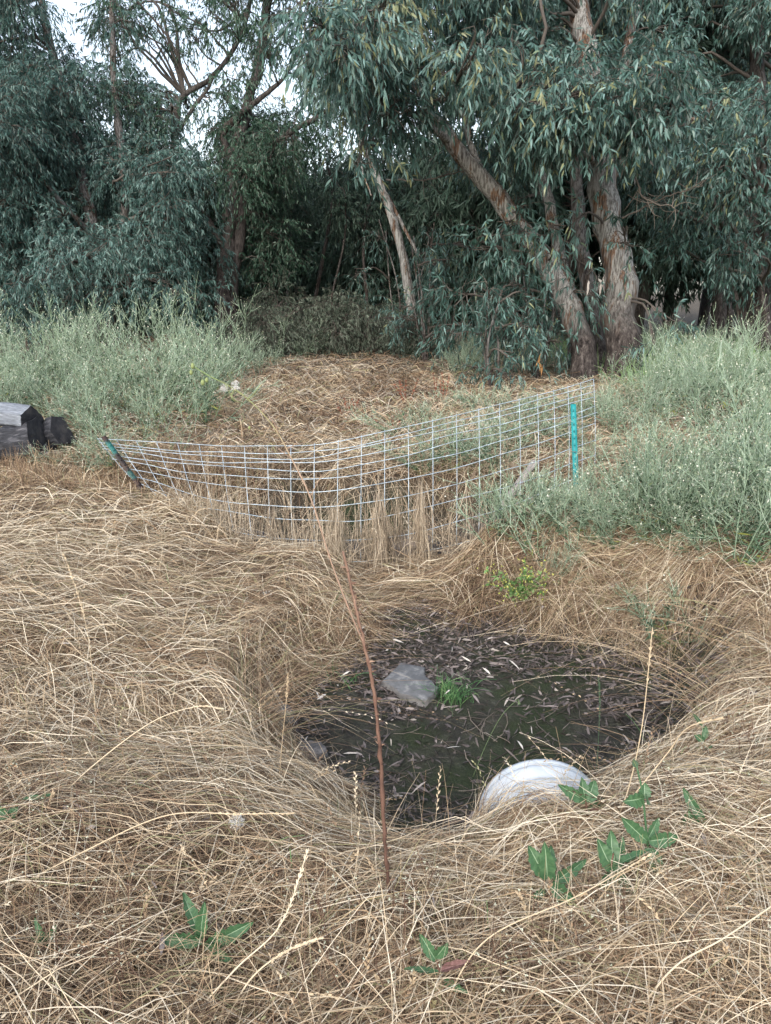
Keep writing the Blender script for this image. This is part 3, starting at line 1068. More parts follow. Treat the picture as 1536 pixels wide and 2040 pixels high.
def slab(name, outline, zc_fn, thick, label, rng, cat='stone', mats=None, tilt=0.0):
    """A broken flat stone from its upper outline: flat split top, chipped rim, rough sides."""
    from mathutils.geometry import tessellate_polygon
    pts = np.array([zc_fn(*p) for p in outline])
    n0 = len(pts)
    ol = np.array([pts[i] * (1 - t) + pts[(i + 1) % n0] * t for i in range(n0) for t in np.linspace(0, 1, 5)[:-1]])
    m = len(ol)
    ol = ol + rng.normal(size=ol.shape) * np.array([.003, .003, .001])
    c = ol.mean(0)
    nrm = np.roll(ol, -1, 0) - np.roll(ol, 1, 0)
    inw = unit(np.stack([-nrm[:, 1], nrm[:, 0], 0 * nrm[:, 0]], 1))
    inw = inw * np.where(((c - ol) * inw).sum(1, keepdims=True).mean() < 0, -1, 1)
    top = ol + inw * .006
    V = np.concatenate([ol - inw * .004 - np.array([0, 0, thick]) + rng.normal(size=ol.shape) * .003,
                        ol - inw * .006 - np.array([0, 0, thick * .5]) + rng.normal(size=ol.shape) * .003,
                        ol - np.array([0, 0, .006]), top]) - c
    Q = [(r * m + i, r * m + (i + 1) % m, (r + 1) * m + (i + 1) % m, (r + 1) * m + i) for r in range(3) for i in range(m)]
    tri = tessellate_polygon([[Vector([float(q[0]), float(q[1]), 0.0]) for q in top - c]])
    T = [tuple(3 * m + k for k in t) for t in tri]
    g = Geo(); g.add(V, T, Q[2 * m:]); g.add(V, None, Q[:2 * m], .5, 1)
    o = link(name, g.mesh(name, [mats or M['stone'], M['stone_edge']]))
    o.location = Vector([float(v) for v in c])
    return tag(o, label, cat)


def plane_pt(z, tilt=0.0, y0=3.6):
    def f(px, py):
        d = ray(px, py)
        t = (z - EYE) / d[2]
        p = np.array([0, 0, EYE]) + d * t
        p[2] += tilt * (p[1] - y0)
        return p
    return f


rng = np.random.default_rng(20)
qs = G(820, 1375)
slab('stone_slab', [(762, 1356), (798, 1322), (845, 1330), (848, 1346), (856, 1352), (872, 1368), (848, 1392), (800, 1376)], plane_pt(qs[2] + .048, .05, qs[1]), .05,
     'broken flat grey stone slab lying on the mud beside a green tuft', rng)
qs = G(612, 1492)
slab('grey_rock', [(578, 1490), (600, 1472), (640, 1476), (652, 1494), (625, 1502), (590, 1500)], plane_pt(qs[2] + .05), .06,
     'small grey rock at the left edge of the mud partly under straw', rng, 'stone', M['rock'])
qs = G(565, 1420)
slab('grey_rock', [(538, 1408), (560, 1398), (580, 1404), (584, 1418), (556, 1424)], plane_pt(qs[2] + .07), .06,
     'tiny pale rock among straw above left of the mud', rng, 'stone', M['stone'])

for k, (px, py, d, r_, lab) in enumerate([(700, 1085, 5.62, .10, 'dark rounded rock under the middle of the sagging wire panel'), (610, 1085, 5.7, .08, 'smaller dark rock left of the rounded rock under the panel'),
                                          (885, 1085, 5.66, .09, 'dark rock right of the pale log under the panel'), (285, 1035, 6.0, .10, 'black rock in the hole at the foot of the leaning rusty post')]):
    b = GX(px, d)
    u = np.linspace(0, np.pi, 9); a_ = np.arange(14) / 14 * 2 * np.pi
    V = np.array([[math.sin(q) * math.cos(w_) * r_ * 1.3, math.sin(q) * math.sin(w_) * r_, math.cos(q) * r_ * .8] for q in u for w_ in a_])
    V = V * (1 + .35 * (fbm(V[:, 0] + k, V[:, 1] + V[:, 2], r_ * 1.1, 90 + k) - .5)[:, None] + rng.normal(size=(len(V), 1)) * .025)
    Q = [(i * 14 + j, i * 14 + (j + 1) % 14, (i + 1) * 14 + (j + 1) % 14, (i + 1) * 14 + j) for i in range(8) for j in range(14)]
    g = Geo(); g.add(V, None, Q)
    o = link('rock', g.mesh('rock', [M['rock'] if k == 4 else M['log_dark']]))
    o.location = Vector([float(v) for v in b + np.array([0, 0, r_ * .4])])
    tag(o, lab, 'rock')

# corrugated culvert pipe poking out of the near bank
K, m = 60, 48
yy = np.linspace(0, PIPE_Y1 - PIPE_Y0, K)
g = Geo()
aa = np.arange(m) / m * 2 * np.pi
ro = PIPE_R - .016 + .030 * (.5 + .5 * np.cos(yy / .078 * 2 * np.pi)) ** .4
ro[-3:] = PIPE_R + .008
Vo = np.stack([ro[:, None] * np.cos(aa), np.repeat(yy[:, None], m, 1), ro[:, None] * np.sin(aa)], -1)
ri = ro - .010
Vi = np.stack([ri[:, None] * np.cos(aa), np.repeat(yy[:, None], m, 1), ri[:, None] * np.sin(aa)], -1)
V = np.concatenate([Vo.reshape(-1, 3), Vi.reshape(-1, 3)])
Q = [(k * m + i, (k + 1) * m + i, (k + 1) * m + (i + 1) % m, k * m + (i + 1) % m) for k in range(K - 1) for i in range(m)]
o2 = K * m
Q += [(o2 + k * m + i, o2 + k * m + (i + 1) % m, o2 + (k + 1) * m + (i + 1) % m, o2 + (k + 1) * m + i) for k in range(K - 1) for i in range(m)]
e = (K - 1) * m
Q += [(e + i, o2 + e + i, o2 + e + (i + 1) % m, e + (i + 1) % m) for i in range(m)]
g.add(V, None, Q)
po = link('culvert_pipe', g.mesh('culvert_pipe', [M['pipe']], True))
po.location = (PIPE_X, PIPE_Y0, -.258)
po.rotation_euler = (R(-1), 0, R(-3))
tag(po, 'white corrugated plastic culvert pipe poking out of the straw bank', 'pipe')

# ------------------------------------------------------------------ grey-green weeds
def weed_mesh(seed, h, n_stem, spread, pods=1.0, leafn=220, thick=1.0):
    rng = np.random.default_rng(seed)
    gs, gf, gp = Geo(), Geo(), Geo()
    K = 8
    a = rng.random(n_stem) * 6.28
    lean = np.abs(rng.normal(size=n_stem)) * spread
    hh = h * rng.uniform(.65, 1.0, n_stem)
    t = np.linspace(0, 1, K)
    wob = rng.normal(size=(n_stem, 1, 2)) * .05
    st = np.zeros((n_stem, K, 3))
    r0 = rng.random(n_stem) * .09
    for i, q in enumerate(t):
        out = r0 + lean * hh * (q ** 1.4)
        st[:, i, 0] = np.cos(a) * out + wob[:, 0, 0] * math.sin(q * 4)
        st[:, i, 1] = np.sin(a) * out + wob[:, 0, 1] * math.sin(q * 4)
        st[:, i, 2] = hh * (q - .22 * lean * q * q)
    tn = rng.random(n_stem) * .5 + .25
    tubes(gs, st, (.0034 * thick) * np.linspace(1, .4, K)[None] * np.ones((n_stem, 1)), 3, tn, rng)

    def offshoots(paths, nb, Lr, lo, K2, ang_):
        n = len(paths); Kp = paths.shape[1]
        f = lo + (1 - lo) * rng.random((n, nb)) ** .8
        i0 = np.minimum((f * (Kp - 1)).astype(int), Kp - 2); fr = (f * (Kp - 1) - i0)[..., None]
        idx = np.arange(n)[:, None]
        p = paths[idx, i0] * (1 - fr) + paths[idx, i0 + 1] * fr
        d = unit(paths[idx, i0 + 1] - paths[idx, i0])
        r = unit(np.cross(d, rng.normal(size=d.shape)))
        d2 = unit(d + r * ang_ * (.6 + .8 * rng.random((n, nb, 1))))
        L = rng.uniform(*Lr, (n, nb)) * (1.15 - .5 * f)
        p = p.reshape(-1, 3); d2 = d2.reshape(-1, 3); L = L.reshape(-1)
        out = np.zeros((len(p), K2, 3))
        bend = rng.normal(size=(len(p), 3)) * .18 + np.array([0, 0, .22])
        for i, q in enumerate(np.linspace(0, 1, K2)):
            out[:, i] = p + d2 * (L * q)[:, None] + bend * (L * q * q)[:, None]
        return out

    b1 = offshoots(st, 6, (.16 * h, .36 * h), .25, 5, .75)
    tubes(gs, b1, (.0024 * thick) * np.linspace(1, .5, 5)[None] * np.ones((len(b1), 1)), 3, rng.random(len(b1)) * .5 + .4, rng)
    b2 = offshoots(b1, 2, (.05 * h, .13 * h), .3, 4, .8)
    ribbons(gs, b2, (.0034 * thick) * np.linspace(1, .5, 4)[None] * np.ones((len(b2), 1)), None, rng.random(len(b2)) * .5 + .45, rng)
    # narrow leaves low and along the stems
    idx = rng.integers(0, n_stem, leafn); q = rng.random(leafn) ** 1.5 * .75
    i0 = np.minimum((q * (K - 1)).astype(int), K - 2)
    p = st[idx, i0] + (st[idx, i0 + 1] - st[idx, i0]) * rng.random((leafn, 1))
    d = unit(rng.normal(size=(leafn, 3)) * np.array([1, 1, .5]) + np.array([0, 0, .45]))
    leaves(gf, p, d, rng.uniform(.04, .10, leafn) * (1.2 - q * .6), rng.uniform(.008, .017, leafn), rng, np.clip(.9 - q * .9 + rng.normal(size=leafn) * .22, 0, 1), .4)
    nb = len(b1)
    p = b1[np.arange(nb), rng.integers(0, 3, nb)]
    leaves(gf, p, unit(rng.normal(size=(nb, 3)) + np.array([0, 0, .6])), rng.uniform(.02, .05, nb), rng.uniform(.004, .008, nb), rng, rng.random(nb) * .7, .3)
    # pods and fluffs at the tips
    tips = np.concatenate([b2[:, -1], b1[:, -1], b2[:, 2][rng.random(len(b2)) < .6]])
    dd = np.concatenate([b2[:, -1] - b2[:, -2], b1[:, -1] - b1[:, -2], rng.normal(size=(len(tips) - len(b2) - len(b1), 3)) * .01 + np.array([0, 0, .01])])
    k = rng.random(len(tips)) < pods
    tips, dd = tips[k], dd[k]
    n = len(tips)
    leaves(gf, tips, unit(dd), rng.uniform(.012, .026, n), rng.uniform(.006, .012, n), rng, np.clip(rng.random(n) * 1.1 - .05, 0, 1), .2, 1)
    return gs.mesh('weed_stems', [M['weed_stem']]), gf.mesh('weed_foliage', [M['weed_leaf'], M['weed_pod']])


PROTO = [weed_mesh(101, 1.0, 13, .42, 1.0, 300, 1.5), weed_mesh(102, .92, 16, .55, .9, 340, 1.4), weed_mesh(103, 1.08, 11, .36, 1.0, 260, 1.6),
         weed_mesh(106, 1.3, 4, .28, 1.0, 70, 1.3),
         weed_mesh(104, .8, 15, .75, .8, 420, 1.4), weed_mesh(105, .55, 14, .8, .6, 400, 1.3)]


def weed(k, x, y, s, rot, label, group, tilt=(0, 0)):
    o = empty('weed_plant', (x, y, H(x, y) - .02), label, 'weed', group)
    o.rotation_euler = (tilt[0], tilt[1], rot)
    o.scale = (s, s, s)
    a = PROTO[k]
    link('stem', a[0], o); link('foliage', a[1], o)
    return o


rng = np.random.default_rng(21)


def scatter(n, region, mind, rng, tries=6000):
    pts = []
    for _ in range(tries):
        p = region(rng)
        if p is None:
            continue
        if all((p[0] - q[0]) ** 2 + (p[1] - q[1]) ** 2 > mind * mind for q in pts):
            pts.append(p)
        if len(pts) >= n:
            break
    return pts


def left_mound(r):
    y = r.uniform(6.3, 11.5)
    px = r.uniform(-60, 470)
    x = GX(px, y)[0]
    if y < 7.7 and px < 150:      # the log pile stands here
        return None
    if px > 400 + 20 * (y - 6.6) or (y < 6.6 and not 150 < px < 300):
        return None
    return (x, y)


for (x, y) in scatter(70, left_mound, .33, rng):
    k = int(rng.choice([0, 1, 2, 3, 3, 4]))
    s = rng.uniform(.58, .98) * (1 + .08 * (y - 7)) * (.75 + .25 * sst(6.6, 7.6, y))
    weed(k, x, y, s, rng.random() * 6.28, 'tall pale grey-green seeding weed in the dense bank behind the log pile', 'grey-green weeds on the left bank', (rng.normal() * .12, .15 + rng.normal() * .12))


def right_mound(r):
    y = 3.72 + 6.8 * r.random() ** 1.7
    px = r.uniform(960, 1600)
    x = GX(px, y)[0]
    if y < 3.72 + .75 * max(0, (1330 - px) / 350.):
        return None
    if px < 1200 and y > 5.6:
        return None
    if noise(x, y, .7, 55) < .30:
        return None
    if y > 8.5 and px < 1290:
        return None
    return (x, y)


for (x, y) in scatter(112, right_mound, .26, rng):
    k = int(rng.choice([0, 1, 2, 3, 4, 5])) if y < 6 else int(rng.choice([0, 1, 2, 3, 3, 4]))
    px = 768 + x / (y * cp + EYE * sp_) * F_PX
    s = rng.uniform(.42, .92) * (.78 + .22 * sst(1180, 1320, px)) * (1 + .1 * sst(1250, 1500, px)) * (.85 + .15 * sst(4, 5, y)) * (.7 if px < 1200 else 1)
    weed(k, x, y, s, rng.random() * 6.28, 'tall grey-green seeding weed in the thicket round and right of the upright teal post', 'grey-green weeds on the right bank', (rng.normal() * .14, rng.normal() * .14 - .08))


def right_front(r):
    q = G(r.uniform(985, 1545), r.uniform(1015, 1135))
    return (q[0], q[1])


for (x, y) in scatter(46, right_front, .17, rng, 900):
    weed(int(rng.choice([0, 1, 2, 3, 4, 5])), x, y, rng.uniform(.42, .74) * (.65 if x < 1.75 and y > 4.7 else 1), rng.random() * 6.28, 'tall grey-green seeding weed in the thicket round and right of the upright teal post', 'grey-green weeds on the right bank', (rng.normal() * .18 - .05, rng.normal() * .18 - .1))


def back_strip(r):
    y = r.uniform(6.3, 8.8)
    px = r.uniform(820, 1200)
    return (GX(px, y)[0], y)


for (x, y) in scatter(26, back_strip, .28, rng):
    weed(int(rng.integers(4, 6)), x, y, rng.uniform(.4, .75), rng.random() * 6.28, 'low thin grey-green weed growing just behind the wire panel', 'low weeds behind the panel')


def far_strip(r):
    y = r.uniform(11.5, 16.5)
    px = r.choice([r.uniform(440, 640), r.uniform(540, 960), r.uniform(900, 1100), r.uniform(1270, 1480)])
    if 560 < px < 900 and y < 14.2:
        return None
    return (GX(px, y)[0], y)


for (x, y) in scatter(92, far_strip, .35, rng):
    weed(int(rng.integers(0, 5)), x, y, rng.uniform(.45, .85), rng.random() * 6.28, 'dull green weed at the shaded edge of the trees beyond the straw clearing', 'weeds along the wood edge')

# ------------------------------------------------------------------ eucalyptus trees
def trunk_tube(g, pts, r0, r1, K=26, sides=14, rng=None, tint0=0.0, tint1=1.0, rough=.10, flare=0.0):
    c = curve(pts, K)
    c[1:-1] += rng.normal(size=(K - 2, 3)) * .012 * r0 / .15
    t = np.linspace(0, 1, K)
    r = r0 + (r1 - r0) * t + flare * r0 * np.exp(-t * 14)
    r = r * (1 + .05 * rng.normal(size=K))
    tubes(g, c[None], r[None], sides, np.linspace(tint0, tint1, K)[None], rng, False, 0, rough)
    return c


def spray_leaves(gl, gt, centers, radii, counts, rng, Lr=(.11, .19), Wr=(.016, .026), twig=(.28, .5), per=14, bias=0.0, sq=(1, 1, .8), tmean=.5):
    cs = np.repeat(np.asarray(centers, float), counts, 0)
    rs = np.repeat(np.asarray(radii, float), counts)
    n = len(cs)
    d = unit(rng.normal(size=(n, 3)))
    rad = rng.random(n) ** .45
    p = cs + d * (rs * rad)[:, None] * np.array(sq)
    td = unit(d + rng.normal(size=(n, 3)) * .5 + np.array([0, 0, -.55]))
    L = rng.uniform(*twig, n)
    K = 4
    tw = np.zeros((n, K, 3))
    for i, q in enumerate(np.linspace(0, 1, K)):
        tw[:, i] = p + td * (L * q)[:, None] + np.array([0, 0, -.35]) * (L * q * q)[:, None]
    tubes(gt, tw, .0035 * np.linspace(1, .4, K)[None] * np.ones((n, 1)), 3, rng.random(n) * .8, rng, False, 1)
    q = rng.uniform(.1, 1, (n, per))
    i0 = np.minimum((q * (K - 1)).astype(int), K - 2); fr = (q * (K - 1) - i0)[..., None]
    idx = np.arange(n)[:, None]
    b = tw[idx, i0] * (1 - fr) + tw[idx, i0 + 1] * fr
    ld = unit(td[:, None, :] * .6 + rng.normal(size=(n, per, 3)) * .55 + np.array([0, 0, -.85]))
    N = n * per
    tint = np.clip(np.repeat(rng.normal(size=n) * .15 + np.repeat(rng.normal(size=len(counts)) * .16, counts), per) + tmean + rng.normal(size=N) * .2, 0, 1)
    leaves(gl, b.reshape(-1, 3), ld.reshape(-1, 3), rng.uniform(*Lr, N), rng.uniform(*Wr, N), rng, tint, .35)


def tree(name, label, stems, blobs, bark, leaf, seed, group=None, spray=130, per=13, Lr=(.075, .14), Wr=(.018, .030), tmean=.55, link_from=None, orange=False):
    """stems: (points, r0, r1[, flare]); blobs: (centre, radius[, density])."""
    rng = np.random.default_rng(seed)
    base = np.asarray(stems[0][0][0], float)
    o = empty(name, base, label, 'tree', group)
    g = Geo()
    lines = []
    for st in stems:
        lines.append(trunk_tube(g, rel(st[0], base), st[1], st[2], 28, 16, rng, st[4] if len(st) > 4 else 0.0, st[5] if len(st) > 5 else 1.0, .12, st[3] if len(st) > 3 else .25))
    if blobs:
        allp = np.concatenate([l[6:] for l in lines])
        gb = g
        for b in blobs:
            c = rel(b[0], base)
            dd = np.linalg.norm(allp - c, axis=1) + np.maximum(allp[:, 2] - c[2], 0) * .6
            j = int(np.argmin(dd))
            a = allp[j]
            mid = (a + c) / 2 + rng.normal(size=3) * .10 * np.linalg.norm(c - a) + np.array([0, 0, .10 * np.linalg.norm(c - a)])
            cc = curve([a, mid, c], 10)
            l = np.linalg.norm(c - a)
            cc[1:-1] += rng.normal(size=(8, 3)) * .008 * l
            tubes(gb, cc[None], np.linspace(min(.05, .012 + .012 * l), .008, 10)[None], 6, np.full((1, 10), .5), rng, False, 1, .1)
            for _ in range(5):
                e = c + unit(rng.normal(size=3)) * b[1] * rng.uniform(.5, .95)
                m2 = (c + e) / 2 + rng.normal(size=3) * .12 * b[1]
                tubes(gb, curve([cc[6], m2, e], 7)[None], np.linspace(.010, .003, 7)[None], 4, np.full((1, 7), .6), rng, False, 1, 0)
        gl = Geo()
        cs = [rel(b[0], base) for b in blobs]
        rs = [b[1] for b in blobs]
        ct = [max(3, int(spray * b[1] ** 2 * (b[2] if len(b) > 2 else 1) / .36)) for b in blobs]
        spray_leaves(gl, gl, cs, rs, ct, rng, Lr, Wr, (.25, .5), per, tmean=tmean)
        link('crown', gl.mesh('crown', [leaf, M['twig']]), o)
    link('trunk', g.mesh('trunk', [bark, M['twig']], True), o)
    return o


def pp(*pts):
    return [P(*p) for p in pts]


def col(px, ybase, dist, z_extra=0):
    return GX(px, dist) - np.array([0, 0, .1])


rb = np.random.default_rng(5)


def cloud(specs, rng, jx=.25):
    """Image-space foliage masses at their own distances -> blob list."""
    out = []
    for (px, py, zc, rpx, dens) in specs:
        out.append((P(px, py, zc), rpx / F_PX * zc, dens))
    return out


def fill(rng, n, box, zr, rr, avoid=(), dens=1.0):
    """Foliage masses spread over a part of the view, leaving the sky gaps open."""
    out = []
    for _ in range(n * 12):
        px, py = rng.uniform(box[0], box[1]), rng.uniform(box[2], box[3])
        r = rng.uniform(*rr)
        if any(((px - a[0]) / (a[2] + r * .85)) ** 2 + ((py + 14 - a[1]) / (a[3] + r * .85 + 8)) ** 2 < 1 for a in avoid):
            continue
        out.append((px, py, rng.uniform(*zr), r, dens))
        if len(out) >= n:
            break
    return out


GAPS = [(150, 70, 16, 40), (285, 115, 12, 22), (335, 150, 18, 8), (385, 255, 14, 18), (580, 155, 14, 26), (640, 12, 12, 8), (335, 10, 14, 4), (210, 245, 8, 8),
        (165, 395, 10, 12), (540, 195, 4, 14), (700, 250, 8, 14)]
RG = np.random.default_rng(77)

# the near tree at the right: thick trunk
D = 11.2
b0 = GX(1243, 11.0); zc0 = 11.0 * cp + (EYE - b0[2]) * sp_
st_thick = [([b0 - np.array([0, 0, .15])] + pp((1243, 700, zc0), (1238, 600, zc0), (1226, 510, zc0), (1208, 410, zc0), (1196, 300, zc0 - .05), (1178, 180, zc0 - .1), (1155, 40, zc0 - .1), (1140, -160, zc0), (1130, -380, zc0 + .2)), .285, .12, .12, 0.0, 1.6),
            (pp((1205, 400, zc0), (1222, 250, zc0 + .2), (1245, 120, zc0 + .4), (1272, -20, zc0 + .5), (1300, -240, zc0 + .8)), .10, .05, 0, .8, 1.4),
            (pp((1200, 330, zc0), (1150, 300, zc0 - .5), (1080, 262, zc0 - 1.1), (1000, 235, zc0 - 1.8)), .05, .02, 0, .8, 1.4),
            (pp((1196, 300, zc0), (1260, 260, zc0 - .6), (1330, 235, zc0 - 1.2), (1400, 240, zc0 - 1.6)), .05, .02, 0, .8, 1.4)]
UPPER = GAPS + [(1150, 35, 22, 60), (1258, 60, 4, 60)]
bl = cloud(fill(RG, 26, (960, 1330, -140, 150), (9.0, 11.5), (45, 85), UPPER), RG)
bl += cloud(fill(RG, 24, (1020, 1340, 120, 270), (8.6, 10.2), (40, 70), UPPER + [(1203, 330, 20, 45)]), RG)
bl += cloud([(1290, 150, 8.8, 80, 1.1), (1330, 205, 8.8, 60, 1), (1250, 190, 8.6, 70, 1), (1180, 170, 8.7, 75, 1), (1100, 190, 8.7, 70, 1), (1240, 450, 10.2, 22, .8), (1255, 490, 10.3, 24, .8), (1150, 435, 10.2, 35, .7),
             (1330, 640, 10.4, 30, .8), (1305, 690, 10.3, 24, .6), (1410, 215, 9.3, 40, .6), (1110, 250, 9, 55, .8)], RG)
tree('gum_tree', 'large gum tree with thick upright pale trunk just behind the right end of the fence', st_thick, bl, M['bark_pale'], M['gum_leaf'], 301, None, 95, 13)

# leaning trunk
b1 = GX(1163, 10.9); z1 = 10.9 * cp + (EYE - b1[2]) * sp_
st_lean = [([b1 - np.array([0, 0, .15])] + pp((1160, 700, z1), (1140, 630, z1), (1112, 565, z1 - .05), (1072, 500, z1 - .1), (1018, 430, z1 - .2), (962, 355, z1 - .3), (905, 290, z1 - .4), (855, 215, z1 - .5), (810, 110, z1 - .5), (770, -40, z1 - .5)), .195, .07, .15, 0.0, 1.8),
           (pp((905, 290, z1 - .4), (840, 240, z1 - .9), (760, 190, z1 - 1.3), (690, 120, z1 - 1.6)), .05, .02, 0, .8, 1.4),
           (pp((962, 355, z1 - .3), (930, 260, z1 - .3), (915, 150, z1 - .3), (905, 30, z1 - .3)), .055, .025, 0, .8, 1.4)]
bl = cloud(fill(RG, 34, (600, 960, -120, 150), (8.0, 10.8), (50, 95), GAPS), RG)
bl += cloud(fill(RG, 16, (680, 960, 120, 260), (8.8, 11), (40, 65), GAPS + [(930, 300, 20, 45), (880, 230, 14, 45)]), RG)
bl += cloud([(622, 40, 7.6, 55, 1.2), (660, 90, 7.6, 60, 1.2), (600, 15, 7.8, 40, 1), (720, 60, 7.8, 70, 1.1), (690, 170, 8.6, 45, .9), (715, 300, 9, 45, .7), (690, 240, 9, 40, .6), (745, 290, 9.2, 40, .6), (800, 215, 9, 55, .8),
             (1010, 450, 9.9, 34, .7), (985, 480, 9.9, 42, .9), (1045, 465, 10, 36, .8), (1090, 490, 10, 34, .8), (1110, 455, 10, 30, .7), (1030, 415, 10, 30, .6), (960, 490, 9.9, 30, .7)], RG)
tree('gum_tree', 'gum tree with mottled trunk leaning up to the left beside the thick trunk', st_lean, bl, M['bark_pale'], M['gum_leaf'], 302, None, 100, 13)

# two thinner stems between them
b2 = GX(1195, 12.0); z2 = 12.0 * cp + (EYE - b2[2]) * sp_
tree('gum_tree', 'slender dark-streaked gum stem squeezed between the thick and the leaning trunk',
     [([b2 - np.array([0, 0, .1])] + pp((1190, 650, z2), (1168, 560, z2), (1155, 450, z2), (1150, 330, z2), (1158, 200, z2), (1165, 30, z2), (1170, -150, z2)), .14, .06, .2, 0.1, 1.6)],
     cloud(fill(RG, 10, (1080, 1260, -60, 240), (11, 12.5), (50, 80), GAPS), RG), M['bark_mid'], M['gum_leaf'], 303, None, 90, 12)
b3 = GX(1150, 12.6); z3 = 12.6 * cp + (EYE - b3[2]) * sp_
tree('gum_tree', 'thin gum stem with orange-brown upper limb crossing behind the leaning trunk',
     [([b3 - np.array([0, 0, .1])] + pp((1140, 620, z3), (1118, 520, z3), (1098, 430, z3), (1078, 345, z3), (1045, 270, z3), (1010, 170, z3), (985, 40, z3), (970, -120, z3)), .12, .05, .2, 0.2, 1.6)],
     cloud(fill(RG, 14, (860, 1130, -60, 330), (11.8, 13.5), (50, 80), GAPS + [(1060, 315, 20, 25), (860, 330, 25, 30)]), RG), M['bark_pale'], M['gum_leaf'], 304, None, 85, 12)

# suckers and saplings at the feet of the leaning tree
for k, (px, py, d, n, lab) in enumerate([(985, 690, 10.4, 9, 'leafy gum sapling spilling over the straw left of the leaning trunk'),
                                         (1070, 640, 11.2, 8, 'taller gum sapling tight against the left side of the leaning trunk'),
                                         (850, 625, 13.5, 10, 'dense gum sapling under the pale leaning pole in the middle'),
                                         (800, 600, 16.0, 8, 'shaded gum sapling at the far end of the clearing')]):
    b = GX(px, d); z = d * cp + (EYE - b[2]) * sp_
    r2 = np.random.default_rng(400 + k)
    tops = [P(px + r2.uniform(-70, 70), py - r2.uniform(60, 170), z + r2.uniform(-.4, .4)) for _ in range(4)]
    st = [([b - np.array([0, 0, .1]), (b + t_) / 2 + r2.normal(size=3) * .08, t_], .022, .008, .2) for t_ in tops]
    bls = []
    for _ in range(int(n * 1.5)):
        bls.append((P(px + r2.uniform(-85, 85), py - r2.uniform(-60, 140), z + r2.uniform(-.6, .4)), r2.uniform(.16, .34), .9))
    tree('gum_sapling', lab, st, bls, M['bark_mid'], M['gum_leaf'], 410 + k, None, 100, 12, (.07, .13), (.014, .022), .42)

# pale leaning pole in the middle distance
b = P(808, 545, 15.0)
tree('gum_tree', 'bare pale grey gum pole leaning left above the middle of the clearing',
     [([P(822, 640, 15.2), P(808, 535, 15.0)] + pp((792, 470, 14.9), (775, 415, 14.8), (755, 362, 14.7), (735, 315, 14.6), (712, 250, 14.6), (690, 130, 14.8)), .10, .05, .1, 1, 2),
      (pp((835, 510, 15), (805, 455, 14.9), (782, 410, 14.9), (768, 385, 14.85)), .03, .045, 0, 1, 2),
      (pp((712, 250, 14.6), (720, 330, 14.4), (740, 390, 14.3)), .03, .012, 0, 1, 2)],
     cloud(fill(RG, 9, (640, 790, -30, 230), (14, 15.5), (35, 55), GAPS), RG), M['bark_pale'], M['gum_leaf_dark'], 305, None, 90, 12)

# left trees
DL = 14.5
b = GX(200, DL); z = DL * cp + (EYE - b[2]) * sp_
bl = cloud(fill(RG, 56, (-60, 420, 150, 520), (12.2, 16), (45, 80), GAPS), RG)
bl += cloud(fill(RG, 26, (-80, 110, -120, 400), (12.5, 16), (45, 80), GAPS), RG)
bl += cloud([(330, 560, 12.4, 50, 1), (250, 575, 12.4, 45, 1), (390, 585, 12.6, 38, .9), (300, 480, 12.4, 60, 1), (215, 500, 12.3, 60, 1), (120, 520, 12.3, 65, 1), (40, 560, 12.3, 65, 1), (150, 590, 12.4, 50, .9), (70, 620, 12.4, 45, .8),
             (0, 620, 12.4, 50, .8), (330, 410, 12.4, 55, 1), (245, 40, 14, 40, .7), (225, 110, 14, 34, .6)], RG)
tree('gum_tree', 'dark spreading gum tree at far left with drooping blue-green foliage behind the weed bank',
     [([b - np.array([0, 0, .1])] + pp((195, 560, z), (185, 470, z), (165, 360, z), (140, 230, z), (100, 90, z), (70, -80, z)), .15, .06, .2, .2, 1.2),
      ([b + np.array([.15, .05, -.1])] + pp((222, 590, z), (235, 500, z), (250, 400, z), (240, 280, z), (225, 140, z), (225, -20, z)), .11, .05, .2, .2, 1.2),
      (pp((185, 470, z), (120, 400, z - .5), (60, 330, z - .8), (-10, 290, z - 1)), .05, .02, 0, .8, 1.4)],
     bl, M['bark_mid'], M['gum_leaf_dark'], 306, None, 118, 18, (.06, .115), (.014, .024), .52)

